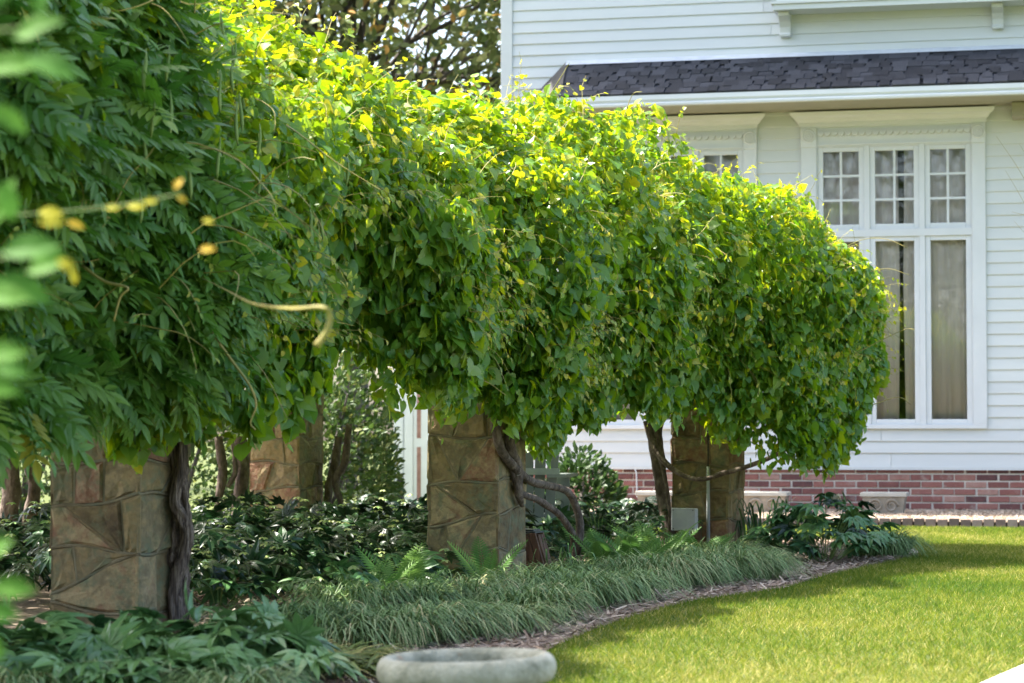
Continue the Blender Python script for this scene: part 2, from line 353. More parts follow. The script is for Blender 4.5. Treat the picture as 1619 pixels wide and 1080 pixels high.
mb = MB(); mb.box(UL + .16, UR - .16, -3, -2.9, .1, 7.2, HT); mb.box(UL + .16, UR - .16, -2.9, -.16, .1, .2, HT); mb.box(UL + .16, UR - .16, -2.9, -.16, 4.2, 4.3, HT)
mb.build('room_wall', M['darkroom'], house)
# foundation bricks ----------------------------------------------------------------------
mb = MB(); mb.box(UL + .02, UR, -.2, -.006, -.1, ZB - .001, HT); mortar = mb.build('brick_foundation', M['brickmortar'], house)
c = .004; mb = MB(); x, y, z = BW / 2 - .0075, .03, BH / 2 - .0075
mb.add([(-x, y, -z), (x, y, -z), (x, y, z), (-x, y, z), (-x, -.001, -z), (x, -.001, -z), (x, -.001, z), (-x, -.001, z), (-x + c, -.001 - c, -z + c), (x - c, -.001 - c, -z + c), (x - c, -.001 - c, z - c), (-x + c, -.001 - c, z - c)],
       [(0, 1, 5, 4), (1, 2, 6, 5), (2, 3, 7, 6), (3, 0, 4, 7), (4, 5, 9, 8), (5, 6, 10, 9), (6, 7, 11, 10), (7, 4, 8, 11), (8, 9, 10, 11)])
bme = bpy.data.meshes.new('brick'); bme.from_pydata(mb.v, [], mb.f)
nb = 0; uvis = hp(935, 760)[0]
for row in range(7):
    zc = ZB - .012 - BH * (row + .5) + .01
    for i in range(40):
        u = uvis + (i + .5 * (row % 2)) * BW + (.01 * random.random())
        if u > hp(1619, 760)[0] + .35: break
        link('brick', bme, M['brick'], mortar, HT(u, random.uniform(-.002, .004), zc), (0, 0, -TH)); nb += 1
# the rest of the base, left and right of what shows, as one run of bricks
mb = MB()
for row in range(7):
    zc = ZB - .012 - BH * (row + .5) + .01
    for i in range(60):
        for sgn in (-1, 1):
            u = (uvis - (i + 1 - .5 * (row % 2)) * BW) if sgn < 0 else (uvis + (i + .5 * (row % 2)) * BW)
            if (sgn < 0 and u < UL + .14) or (sgn > 0 and (u <= hp(1619, 760)[0] + .35 or u > UR - .12)): continue
            mb.box(u - BW / 2 + .005, u + BW / 2 - .005, -.02, .002, zc - BH / 2 + .005, zc + BH / 2 - .005, HT)
tag(mb.build('distant_bricks', M['brick'], mortar), kind='stuff')
# clapboards -----------------------------------------------------------------------------
EXPO = .1165; z = ZB - .015; i = 0
zbot = [ZB - .014, ZB + .115] 
while z < 5.75:
    zz = z; h = EXPO + (.03 if i == 0 else 0)
    parts_ = []
    for s, e in holes(UL + .10, UR, zz, zz + h):
        if e - s > 2.4: m_ = s + (e - s) * random.uniform(.25, .75); parts_ += [(s, m_ - .0015), (m_ + .0015, e)]
        else: parts_.append((s, e))
    for s, e in parts_:
        mb = MB(); prof = [(-.003, zz), (.020, zz), (.0215, zz + .004), (.006, zz + h + .012), (-.003, zz + h + .012)]
        mb.prism(prof, s, e, HT); o = mb.build('clapboard', M['white'], house, org=HT(s, 0, zz))
    z += h; i += 1
mb = MB(); mb.box(UL - .02, UL + .10, -.1, .034, ZB - .02, 7.3, HT); mb.build('corner_board', M['white'], house, bevel=.003)
mb = MB(); mb.box(UL + .1, UR, -.002, .036, ZB - .035, ZB - .004, HT); mb.build('water_table', M['white'], house)
# windows --------------------------------------------------------------------------------
def pz(px, py): return hp(px, py, .03)
du0 = wB[0]
def make_window(shift, tagname):
    S = lambda px: hp(px, 300, .03)[0] + shift
    Z = lambda py: hp(1500, py, .03)[1]
    ul, ur = wB[0] + shift, wB[1] + shift
    zt = Z(226); zs = Z(676)
    HTs = lambda u, o, z: HT(u, o, z)
    mb = MB()
    mb.box(ul, S(1291), -.02, .045, zs + .03, zt, HT); mb.box(S(1537), ur, -.02, .045, zs + .03, zt, HT)       # side casings
    mb.box(ul + .001, ur - .001, -.02, .047, zs - .012, zs + .03, HT)                                                # sill board
    win = mb.build('window', M['sash'], house, bevel=.004)
    # frame: mullions + transom
    mb = MB(); zi0 = zs + .03; tr0, tr1 = Z(372), Z(360)
    for a, b in ((1291, 1293), (1366, 1375), (1453, 1462), (1535, 1537)): mb.box(S(a), S(b), -.05, .03, zi0, zt, HT)
    mb.box(S(1291), S(1537), -.048, .036, tr0, tr1, HT); mb.box(S(1291), S(1537), -.05, .028, zt - .012, zt, HT)
    mb.build('mullion_frame', M['sash'], win, bevel=.002)
    # header: frieze, cornice, rosettes, scallops
    mb = MB(); zf1 = Z(196)
    mb.box(S(1291) + .001, S(1537) - .001, -.02, .030, zt, zf1, HT); mb.build('frieze', M['sash'], win)
    mb = MB(); prof = [(-.02, zf1), (.05, zf1), (.052, zf1 + .02), (.066, zf1 + .022), (.068, zf1 + .05), (.09, zf1 + .062), (.105, zf1 + .085), (.135, zf1 + .105), (.15, zf1 + .13), (.155, zf1 + .145), (-.02, zf1 + .15)]
    # mitred cornice: the moulding returns at both ends
    n = len(prof); a = [HT(ul - max(o - .05, -.0), o, z) for o, z in prof]; b = [HT(ur + max(o - .05, -.0), o, z) for o, z in prof]
    mb.add(a + b, [tuple(range(n))[::-1], tuple(range(n, 2 * n))] + [(i, (i + 1) % n, n + (i + 1) % n, n + i) for i in range(n)])
    mb.build('cornice', M['sash'], win)
    for ua, ub in ((ul - .004, S(1291) + .004), (S(1537) - .004, ur + .004)):
        mb = MB(); mb.box(ua, ub, -.02, .058, zt - .01, zf1 - .001, HT); rb = mb.build('rosette_block', M['sash'], win, bevel=.005)
    for ua, ub in ((ul, S(1291)), (S(1537), ur)):
        mb = MB(); uc = (ua + ub) / 2; zc = (zt + zf1) / 2 + .01; r = .058
        for rr, o in ((r, .0), (r * .62, .0), (r * .25, .0)):
            pts = [HT(uc + rr * math.cos(t), .060, zc + rr * math.sin(t)) for t in np.linspace(0, 2 * math.pi, 21)]
            mb.tube(pts, .012, 6, cap=False)
        mb.build('rosette', M['sash'], win, smooth=True)
    ns = 22; w = (S(1537) - S(1291) - .02) / ns
    zc = zf1 - .055
    sm = MB(); sm.add([(w * .46 * math.cos(t), 0, .035 * math.sin(t)) for t in np.linspace(math.pi, 2 * math.pi, 9)] + [(w * .46 * math.cos(t), -.03, .035 * math.sin(t)) for t in np.linspace(math.pi, 2 * math.pi, 9)],
                      [tuple(range(9, 18))] + [(i, i + 1, i + 10, i + 9) for i in range(8)] + [(0, 9, 17, 8)])
    sme = bpy.data.meshes.new('scallop'); sme.from_pydata(sm.v, [], sm.f)
    for k in range(ns): link('scallop', sme, M['sash'], win, HT(S(1291) + .01 + w * (k + .5), .032, zc), (0, 0, -TH))
    mb = MB(); mb.box(S(1291) + .003, S(1537) - .003, .029, .041, zc, zc + .014, HT); mb.box(S(1291) + .003, S(1537) - .003, .029, .044, zt + .004, zt + .022, HT); mb.build('bead', M['sash'], win)
    # sashes and panes
    for a, b in ((1293, 1366), (1375, 1453), (1462, 1535)):
        ua, ub = S(a), S(b); fw = .052
        for z0, z1, upper in ((tr1, zt - .012, True), (zi0, tr0, False)):
            mb = MB(); o0, o1 = -.02, .016
            mb.box(ua, ua + fw, o0, o1, z0, z1, HT); mb.box(ub - fw, ub, o0, o1, z0, z1, HT)
            mb.box(ua + fw, ub - fw, o0, o1, z0, z0 + fw, HT); mb.box(ua + fw, ub - fw, o0, o1, z1 - .045, z1, HT)
            sash = mb.build('sash', M['sash'], win, bevel=.004)
            g0, g1, h0, h1 = ua + fw, ub - fw, z0 + fw, z1 - .045
            if upper:
                mb = MB(); um = (g0 + g1) / 2; mb.box(um - .011, um + .011, -.016, .012, h0, h1, HT); mb.build('muntin', M['sash'], win)
                for k in (1, 2):
                    zm = h0 + (h1 - h0) * k / 3; mb = MB(); mb.box(g0, um - .011, -.016, .010, zm - .011, zm + .011, HT); mb.box(um + .011, g1, -.016, .010, zm - .011, zm + .011, HT); mb.build('muntin', M['sash'], win)
                for (p0, p1) in ((g0, um - .011), (um + .011, g1)):
                    for k in range(3):
                        za = h0 + (h1 - h0) * k / 3 + (.011 if k else 0); zb_ = h0 + (h1 - h0) * (k + 1) / 3 - (.011 if k < 2 else 0)
                        t = random.uniform(-.002, .002); mb = MB(); mb.box(p0, p1, -.006 + t, -.002 + t, za, zb_, HT); mb.build('pane', M['glass'], win)
            else:
                mb = MB(); mb.box(g0, g1, -.006, -.002, h0, h1, HT); mb.build('pane', M['glass'], win)
    return ul, ur, zs, zt
for sh, nm in ((0, 'B'), (-DU, 'A')):
    ul, ur, zs, zt = make_window(sh, nm)
    # curtains hang inside, two per opening
    def curtain(u0, u1, label, seed):
        rn = random.Random(seed); n = 70; V = []
        ph = rn.random() * 6
        for k in range(n):
            t = k / (n - 1); u = u0 + (u1 - u0) * t
            o = -.11 + .013 * math.sin(ph + t * 30) + .006 * math.sin(ph * 2 + t * 67)
            for z, sc in ((zs + .05, 1.1), ((zs + zt) / 2, 1.0), (zt - .02, .8)):
                V.append(HT(u + .01 * math.sin(t * 9 + z * 2), -.11 + (o + .11) * sc, z))
        Fc = [(3 * k + j, 3 * k + 3 + j, 3 * k + 4 + j, 3 * k + 1 + j) for k in range(n - 1) for j in (0, 1)]
        mb = MB().add(V, Fc); o = mb.build('curtain', M['curtain'], smooth=True, org=HT((u0 + u1) / 2, -.11, zs + .03)); tag(o, label, 'curtain')
        md = o.modifiers.new('solid', 'SOLIDIFY'); md.thickness = .004
    w = ur - ul
    if nm == 'B':
        curtain(ul + .06, ul + w * .525, 'pale grey curtain behind the window sashes beside the vine edge', 3)
        curtain(ul + w * .555, ur - .04, 'pale grey curtain behind the window sash next to the open clapboard wall', 5)
    else:
        curtain(ul + .1, ur - .1, 'dark-shaded curtain in the window mostly covered by the vine', 8)
# pent roof ------------------------------------------------------------------------------
ZRT = hp(1619, 73)[1]; OFE = .78; ZRE = hp(1619, 129, OFE)[1]
u0 = hp(897, 108)[0]; ue0 = u0 + .08; ur1 = UR - .3
mb = MB(); sl_n = Vector((0, ZRT - ZRE, OFE)).normalized()
def RT(u, s, h):   # s = distance down the slope (0..1), h = height off the deck
    return HT(u, OFE * s + sl_n.y * h * 1, ZRT + (ZRE - ZRT) * s + sl_n.z * h)
mb.add([RT(u0, 0, 0), RT(ue0, 1, 0), RT(ur1, 1, 0), RT(ur1, 0, 0), RT(u0, 0, -.03), RT(ue0, 1, -.03), RT(ur1, 1, -.03), RT(ur1, 0, -.03)], [(0, 1, 2, 3), (1, 5, 6, 2), (4, 7, 6, 5), (0, 4, 5, 1), (2, 6, 7, 3)])
roof = mb.build('roof', M['shingle'], house)
ROWS = 8; SW = .135; Lsl = math.hypot(OFE, ZRT - ZRE)
ang = math.atan2(ZRT - ZRE, OFE)
def shing_mesh(th, w=SW - .003):
    mb = MB(); mb.box(-w / 2, w / 2, 0, Lsl / ROWS * 1.25, 0, th); me = bpy.data.meshes.new('shingle'); me.from_pydata(mb.v, [], mb.f); return me
sm_thin = shing_mesh(.006); sm_thick = [shing_mesh(.015, SW * k) for k in (.7, .95, 1.15)]
rot_sh = (Matrix.Rotation(-TH, 3, 'Z') @ Matrix.Rotation(ang, 3, 'X')).to_euler()
uend = hp(1619, 100)[0] + .4
for r in range(ROWS):
    s = (ROWS - r) / ROWS; u = ue0 + .06 + (r % 3) * .05
    while u < uend:
        k = random.random(); me = random.choice(sm_thick) if k > .42 else sm_thin
        link('shingle', me, M['shingle'], roof, RT(u, s + .012, .004 + .0035 * (1 if me is sm_thin else 0)), rot_sh)
        u += SW * random.uniform(.85, 1.15)
# flashing strip, hip end, fascia + gutter lip, soffit
mb = MB(); mb.add([RT(u0, -.06, .02), RT(u0, .13, .024), RT(ur1, .13, .024), RT(ur1, -.06, .02)], [(0, 1, 2, 3)]); mb.build('flashing', M['flash'], roof)
mb = MB(); Lp = HT(u0 - .42, .02, ZRE + .06); mb.add([RT(u0, 0, .02), RT(ue0 + .02, 1.02, .02), Lp, HT(u0 - .05, -.02, ZRT - .03), HT(u0 - .42, .02, ZRE - .04), RT(ue0 + .02, 1.02, -.04)], [(0, 2, 1), (0, 3, 2), (2, 4, 5, 1)])
mb.build('hip_end', M['hipshingle'], roof)
mb = MB(); zE = ZRE - .012
prof = [(OFE - .03, zE), (OFE + .012, zE), (OFE + .016, zE - .045), (OFE + .002, zE - .07), (OFE + .022, zE - .085), (OFE + .020, zE - .105), (OFE - .03, zE - .11)]
mb.prism(prof, ue0 - .03, ur1, HT); mb.build('gutter', M['white'], house)
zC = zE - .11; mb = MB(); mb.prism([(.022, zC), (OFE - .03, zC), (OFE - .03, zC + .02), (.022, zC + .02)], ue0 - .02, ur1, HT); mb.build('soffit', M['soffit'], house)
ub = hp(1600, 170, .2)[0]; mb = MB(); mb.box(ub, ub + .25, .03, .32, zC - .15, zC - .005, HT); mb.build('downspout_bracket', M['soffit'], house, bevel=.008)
# box bay above --------------------------------------------------------------------------
OB = .34; bu0, bz0 = hp(1222, 16, OB); bu1 = bu0 + 3.6
mb = MB(); mb.box(bu0, bu1, .0, OB, bz0, bz0 + .055, HT); mb.box(bu0 - .02, bu1 + .02, .0, OB + .02, bz0 + .056, bz0 + .09, HT); mb.box(bu0 + .03, bu1 - .03, .0, OB - .03, bz0 + .091, bz0 + .9, HT)
bay = mb.build('box_bay', M['white'], house, bevel=.004)
for bx in (hp(1240, 20, .15)[0], hp(1577, 10, .15)[0], hp(1577, 10, .15)[0] + 2.1):
    mb = MB(); prof = [(.0, bz0 - .001), (.24, bz0 - .001), (.24, bz0 - .04), (.20, bz0 - .05), (.13, bz0 - .08), (.085, bz0 - .13), (.075, bz0 - .19), (.09, bz0 - .2), (.085, bz0 - .225), (.0, bz0 - .225)]
    mb.prism(prof, bx - .055, bx + .055, HT); mb.build('bracket', M['white'], bay, bevel=.006)
mb = MB(); ZT = 7.3; mid = -4.6
mb.add([HT(UL - 1.2, .56, ZT), HT(UR + .4, .56, ZT), HT(UR + .4, -9.6, ZT), HT(UL - 1.2, -9.6, ZT), HT(UL - 1.2, mid, ZT + 2.4), HT(UR + .4, mid, ZT + 2.4)], [(0, 1, 5, 4), (2, 3, 4, 5), (0, 4, 3), (1, 2, 5), (0, 3, 2, 1)])
mb.build('main_roof', M['roofgrey'], house)  # unseen eaves raised and lengthened so their shade covers the pent roof
# white cable on the brick
mb = MB(); mb.tube([HT(hp(1003, 736)[0], .03, hp(1003, 736)[1]), HT(hp(1007, 748)[0], .03, hp(1007, 748)[1]), HT(hp(1008, 782)[0], .03, hp(1008, 786)[1])], .008, 6); mb.build('cable', M['white'], house)
# the bed along the house
HB = [HT(UL - 1, 2.15, 0), HT(UR, 2.15, 0), HT(UR, -.05, 0), HT(UL - 1, -.05, 0)]
mb = MB(); mb.add([(HB[0].x, HB[0].y, .052), (HB[1].x, HB[1].y, .052), (HB[2].x, HB[2].y, .085), (HB[3].x, HB[3].y, .085)], [(0, 1, 2, 3)]); tag(mb.build('house_bed', M['straw']), kind='structure')
edg = empty('brick_edging', HT(1, 2.2, 0), 'low row of edging bricks between lawn and pale mulch along the house', 'edging')
mb = MB(); mb.box(-.044, .044, -.05, .05, -.03, .078); eme = bpy.data.meshes.new('edging_brick'); eme.from_pydata(mb.v, [], mb.f)
u = hp(940, 830, 2.2)[0]
while u < hp(1619, 830, 2.2)[0] + .5:
    o = link('edging_brick', eme, M['edging'], edg, HT(u, 2.2 + random.uniform(-.008, .008), random.uniform(-.006, .005)), (0, 0, -TH + random.uniform(-.05, .05))); u += .102
# ------------------------------------------------------------------ pergola frame of reference
AX = Vector((.3577, .9338, 0)); BX = Vector((.9338, -.3577, 0)); P0 = Vector((-.19, 13.2, 0)); PROT = -math.atan2(AX.x, AX.y)
def PG(a, b, z=0.): return P0 + AX * a + BX * b + Vector((0, 0, z))
def pgn(a, b, z): return np.array([P0.x, P0.y, 0]) + np.outer(a, AX) + np.outer(b, BX) + np.outer(z, (0, 0, 1))
PH = 2.08
def stone_pillar(loc, w, courses, rcourses, label, seed):
    rn = random.Random(seed); root = empty('stone_pillar', loc, label, 'pillar', 'stone pillars of the pergola')
    h = w / 2
    mb = MB(); core = h - .016
    def L(x, y, z): return Vector(loc) + BX * x + AX * y + Vector((0, 0, z))
    mb.box(-core, core, -core, core, -.05, PH, L)
    beads = []
    faces = {'front': (lambda u, o, z: L(-h + w * u, -h + .016 - o, z), courses), 'right': (lambda u, o, z: L(h - .016 + o, -h + w * u, z), rcourses),
             'back': (lambda u, o, z: L(h - w * u, h - .016 + o, z), rcourses), 'left': (lambda u, o, z: L(-h + .016 - o, h - w * u, z), courses)}
    for fn, (T, cs) in faces.items():
        for ci, (zl0, zr0, zl1, zr1, splits) in enumerate(cs):
            sp = [(0, 0)] + splits + [(1, 1)]
            zb = lambda u: zl0 + (zr0 - zl0) * u + .012 * math.sin(u * 5 + ci * 2) * (0 < zl0); zt = lambda u: zl1 + (zr1 - zl1) * u + .012 * math.sin(u * 5 + (ci + 1) * 2)
            for (tb0, tt0), (tb1, tt1) in zip(sp[:-1], sp[1:]):
                g = .012
                poly = []
                for t in np.linspace(0, 1, 4): poly.append((tb0 + (tb1 - tb0) * t, 0, t))
                for t in np.linspace(1, 0, 4): poly.append((tt0 + (tt1 - tt0) * t, 1, t))
                pts = [(u, zb(u) if k == 0 else zt(u)) for u, k, t in poly]
                cx = sum(p[0] for p in pts) / 8; cz = sum(p[1] for p in pts) / 8
                q = []
                for (u, z_) in pts:
                    e = (u < .002 or u > .998)
                    du = cx - u; dz = cz - z_; d = math.hypot(du * w, dz) + 1e-6
                    q.append((u + (0 if e else du * g * .5 / d), z_ + dz * g * .7 / d))
                th = rn.uniform(.016, .030); mb2 = MB(); n = len(q)
                # corner stones stay inside the pillar's edge
                outer = [T(min(max(u, 0.02), .98) if fn in ('back', 'left') else u, 0, z_) for u, z_ in q]
                m1 = [T(u + (rn.uniform(-.004, .026) * (1 if u > .5 else -1) if (u < .002 or u > .998) else 0), th * .75 + rn.uniform(-.004, .004), z_) for u, z_ in q]
                m2 = [T(u + (cx - u) * .16 + rn.uniform(-.01, .01), th + rn.uniform(-.010, .012), z_ + (cz - z_) * .16 + rn.uniform(-.004, .004)) for u, z_ in q]
                cen = T(cx, th + rn.uniform(-.006, .012), cz)
                fs = [(i, (i + 1) % n, n + (i + 1) % n, n + i) for i in range(n)] + [(n + i, n + (i + 1) % n, 2 * n + (i + 1) % n, 2 * n + i) for i in range(n)] + [(2 * n + i, 2 * n + (i + 1) % n, 3 * n) for i in range(n)]
                mb2.add(outer + m1 + m2 + [cen], fs); mb2.build('stone', M['stone'], root, org=T(cx, 0, cz))
                if fn in ('front', 'right') and tt1 < .999 or tb1 < .999:
                    beads.append([T(tb1 + (tt1 - tb1) * t, .013, (zb(tb1) * (1 - t) + zt(tt1) * t)) for t in np.linspace(0, 1, 5)])
            if zl0 > 0: beads.append([T(u, .014 + .003 * math.sin(u * 9), zb(u)) for u in np.linspace(0.0, 1.0, 9)])
    for b in beads: mb.tube(b, [.0055 + .0025 * rn.random() for _ in b], 6)
    mb.build('mortar', M['mortar'], root)
    return root
def upper(z, rn):      # generic courses above the ones read from the photograph
    out = []
    while z < PH - .08:
        t = min(z + rn.uniform(.15, .22), PH); 
        if PH - t < .1: t = PH
        k = rn.uniform(.3, .6); out.append((z, z, t, t, [(k, k + rn.uniform(-.2, .2))] + ([(.85, .75 + .1 * rn.random())] if rn.random() < .5 else []))); z = t
    return out
rn = random.Random(2)
c1 = [(0, 0, .14, .105, [(.55, .52)]), (.14, .105, .19, .34, []), (.19, .34, .365, .35, [(.3, .25)]), (.365, .35, .51, .575, [(.82, .15), (.72, .80)][:1] + [(.84, .80)]), (.51, .575, .70, .70, [(.26, .26), (.6, .6)])] + upper(.70, rn)
c1r = [(0, 0, .105, .13, [(.5, .45)]), (.105, .13, .35, .335, [(.35, .33), (.5, 1.0)][:1]), (.35, .335, .575, .55, [(.35, .9)]), (.575, .55, .70, .70, [(.45, .8)])] + upper(.70, rn)
c2 = [(0, 0, .14, .20, [(.76, .5)]), (.14, .20, .32, .39, [(.30, .25), (.40, .77)]), (.32, .39, .54, .565, [(.70, .10)]), (.54, .565, .80, .80, [(.42, .11), (.44, .88)])] + upper(.80, rn)
c2r = [(0, 0, .20, .17, [(.45, .4)]), (.20, .17, .39, .42, [(.35, .5)]), (.39, .42, .565, .57, [(.7, .6)]), (.565, .57, .80, .80, [(.5, .45)])] + upper(.80, rn)
c3 = [(0, 0, .24, .22, [(.5, .55)]), (.24, .22, .40, .42, [(.62, .5)]), (.40, .42, .62, .60, [(.3, .5)]), (.62, .60, .80, .80, [(.7, .65)])] + upper(.80, rn)
c3r = [(0, 0, .22, .2, [(.55, .6)]), (.22, .2, .42, .42, [(.4, .3)]), (.42, .42, .60, .62, [(.5, .7)]), (.60, .62, .80, .80, [])] + upper(.80, rn)
PA = (-3.82, 0.0, 4.47)
p1 = stone_pillar(PG(PA[0], .0), .39, c1, c1r, 'mossy stone pillar with a thick twisted vine trunk hugging its side', 11)
p2 = stone_pillar(PG(PA[1], .0), .40, c2, c2r, 'stone pillar with a sinuous forked stem and brown wooden bollard beside its base', 12)
p3 = stone_pillar(PG(PA[2], .0), .41, c3, c3r, 'stone pillar with grey electrical box and pipe at its foot', 13)
p4 = stone_pillar(PG(4.45, -3.35), .41, c3, c3r, 'dim stone pillar rising behind the dark hellebores under the canopy', 14)
# timber on top
perg = empty('timber_pergola', PG(0, -1.7, PH), 'weathered timber pergola frame buried in the vines on stone pillars', 'pergola')
def PT(x, y, z): return PG(y, x, z)
for b in (0, -3.35):
    for da in (-.09, .09):
        mb = MB(); mb.box(b + da - .03, b + da + .03, -7.2, 5.3, PH + .001, PH + .16, PT); mb.build('beam', M['timber'], perg)
for k in range(15):
    a = -7 + k * .86; mb = MB(); mb.box(-3.8, -.02, a - .025, a + .025, PH + .162, PH + .28, PT); mb.build('rafter', M['timber'], perg)

# ------------------------------------------------------------------ grapevine over the pergola
VA0, VA1 = -4.3, 5.75
def lerp(x, xs, ys): return np.interp(x, xs, ys)
def vine_prof(a):
    zt = lerp(a, [-4.3, -3, -1, 0, .8, 1.4, 3, 4.5, 5.75], [2.58, 2.56, 2.60, 2.66, 2.76, 2.76, 2.58, 2.38, 2.32])
    bo = lerp(a, [-4.3, -3, -1.2, 0, 1.5, 2.8, 3.8, 5, 5.75], [.52, .60, .70, .52, .74, .92, 1.30, 1.18, .98])
    zb = lerp(a, [-4.3, -3.8, -3.2, -2.8, -2.4, -2.1, -1.4, -.9, -.4, .2, .7, 1.2, 1.9, 2.6, 3.3, 3.9, 4.7, 5.75], [.88, .90, .98, 1.14, 1.22, 1.10, 1.06, 1.02, .94, .86, .88, 1.04, 1.02, .98, .76, .66, .70, .92])
    return zt, bo, zb
def end_round(a, a1, r=1.1):
    x = np.clip((a - (a1 - r)) / r, 0, 1); return np.maximum(1 - x ** 3, .0) ** (1 / 3)
def vine_surface(a, t, prof, a1=None, a0=None, r=1.1):
    """t 0..1 from ridge over the outer shoulder to the hem; returns b, z, normal (nb, nz)"""
    zt, bo, zb = prof(a); q = np.ones_like(a)
    if a1 is not None: q = end_round(a, a1, r)
    zm = zb + np.interp(a, [1.8, 3.6], [.40, .60]) * (zt - zb)
    th = np.clip(t / .5, 0, 1) * np.pi / 2
    bi = -.45
    e = .95
    b1 = bi + (bo - bi) * np.sin(th) ** e; z1 = zm + (zt - zm) * np.cos(th) ** e
    nb1 = np.sin(th) + .02; nz1 = np.cos(th) * 1.2 + .05
    k = np.clip((t - .5) / .5, 0, 1)
    b2 = bo - .30 * bo * k ** 1.6; z2 = zm + (zb - zm) * k
    lo = t > .5
    b = np.where(lo, b2, b1); z = np.where(lo, z2, z1); nb = np.where(lo, 1., nb1); nzz = np.where(lo, -.25 * k, nz1)
    zc = (zt + zb) / 2; bc = -.2
    b = bc + (b - bc) * (.35 + .65 * q); z = zc + (z - zc) * (.55 + .45 * q)
    return b, z, nb, nzz
vine = empty('grapevine', PG(0, .15, 0), 'broad grapevine with heart-shaped leaves cloaking the pergola, bright yellow-green on top', 'vine')
def gen_vine(n, prof, a0, a1, rnd, tmax=1.0, depth=.10, off=0, lump=.25):
    a = rng.uniform(a0, a1, n); t = rng.uniform(0, tmax, n) ** .95
    b, z, nb, nzz = vine_surface(a, t, prof, a1 if rnd else None)
    P = pgn(a, b, z); x = np.clip((a - (a1 - 1.1)) / 1.1, 0, 1) if rnd else np.zeros(n)
    Nn = norm(np.outer(nb, BX) + np.outer(nzz, (0, 0, 1)) + np.outer(x * 1.2, AX))
    d = lump * nz(P, 1.05, 3.1 + off) * 1.6 + .14 * nz(P, 3.0, 9.2 + off) * 1.6
    hem = t > .86
    d = d * np.interp(a, [2.8, 4.2], [1, .45]); dep = rng.exponential(depth, n); P = P + Nn * (d - dep + .03)[:, None]
    P[:, 2] -= np.where(hem, np.abs(nz(np.stack([P[:, 0], P[:, 1], 0 * a], 1), 4.0, 5.)) * .36 * rng.random(n), 0)
    return P, Nn, t, dep
def vine_orient(P, Nn, n, side):
    """hanging blades on the flank, tipped every way on the crown"""
    up = Nn[:, 2:3]
    T = np.array([0, 0, -1.0]) * (1.05 - .75 * np.clip(up, 0, 1)) + Nn * .3 + jit(n, .58)
    N2 = Nn + jit(n, .52) + np.array([0, 0, .3])
    return T, N2
# outer skin
n = 74000
P, Nn, t, dep = gen_vine(n, vine_prof, VA0, VA1, True)
T, N2 = vine_orient(P, Nn, n, True)
S = np.clip(rng.lognormal(-3.03, .32, n), .022, .084) * (1 - .25 * np.clip(Nn[:, 2], 0, 1))
sunlit_young = np.clip(Nn[:, 2], 0, 1) * rng.random(n)  # young growth up top, with the sunlit yellow put into the tint too
tint = np.clip(rng.normal(.34, .2, n) + .48 * sunlit_young + .25 * (rng.random(n) < .06), 0, 1)
# the leaves that show largest become single leaves
camp = np.array([0, 0, EYE]); dcam = np.linalg.norm(P - camp, axis=1)
score = S / dcam - 1.0 * (dep > .03) - 1. * (t < .32) - .5 * (dcam < 9.3)
# spread them: one per cell
order = np.argsort(-score); cells = set(); chosen = []
for i in order:
    c = (int(P[i, 0] * 6), int(P[i, 1] * 3), int(P[i, 2] * 6))
    if c in cells: continue
    cells.add(c); chosen.append(i)
    if len(chosen) == 290: break
keep = np.ones(n, bool); keep[chosen] = False
hv = leafvar(HEARTHI, [.15, .3, .42, .55, .72], 'vine_leaf')
for i in chosen:
    place_leaf('leaf', hv[min(4, int(tint[i] * 6))], M['vine'], vine, P[i], T[i], N2[i], S[i] * 1.12)
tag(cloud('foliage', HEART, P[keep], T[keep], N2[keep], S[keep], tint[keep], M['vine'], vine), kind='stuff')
# deeper leaves that close the curtain
n = 9000; a = rng.uniform(-3.8, VA1 - .4, n); t = rng.uniform(.2, .93, n); b, z, nb, nzz = vine_surface(a, t, vine_prof, VA1)
P = pgn(a, b, z); Nn = norm(np.outer(nb, BX) + np.outer(nzz, (0, 0, 1))); P = P - Nn * rng.uniform(.14, .4, n)[:, None]
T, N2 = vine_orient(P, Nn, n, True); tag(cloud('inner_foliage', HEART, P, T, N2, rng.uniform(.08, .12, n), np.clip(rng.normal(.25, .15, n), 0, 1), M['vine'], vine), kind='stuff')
# roof of the pergola and far curtain
n = 17000
a = rng.uniform(VA0, VA1 - .3, n); b = rng.uniform(-3.9, .2, n); zt, bo, zb = vine_prof(a)
z = zt - .12 - .25 * np.clip((-b - 3.2) / .7, 0, 1) - rng.exponential(.10, n)
P = pgn(a, b, z); P[:, 2] += .16 * nz(P, 1.2, 2.) ; Nn = np.tile([0, 0, 1.], (n, 1))
n2 = 5000; a2 = rng.uniform(-1.5, VA1 - .3, n2); z2 = rng.uniform(1.25, 2.4, n2); b2 = -3.75 + rng.normal(0, .12, n2)
z2 += .25 * nz(pgn(a2, b2, z2 * 0), 1.7, 4.)
P = np.vstack([P, pgn(a2, b2, z2)]); Nn = np.vstack([Nn, np.tile(-np.array(BX), (n2, 1))]); n += n2
T = np.where(Nn[:, 2:3] > .5, jit(n, 1) * [1, 1, .3], np.array([0, 0, -1.]) + jit(n, .4)); N2 = Nn + jit(n, .35)
tag(cloud('roof_foliage', HEART, P, T, N2, rng.uniform(.06, .10, n), np.clip(rng.normal(.4, .22, n), 0, 1), M['vine'], vine), kind='stuff')
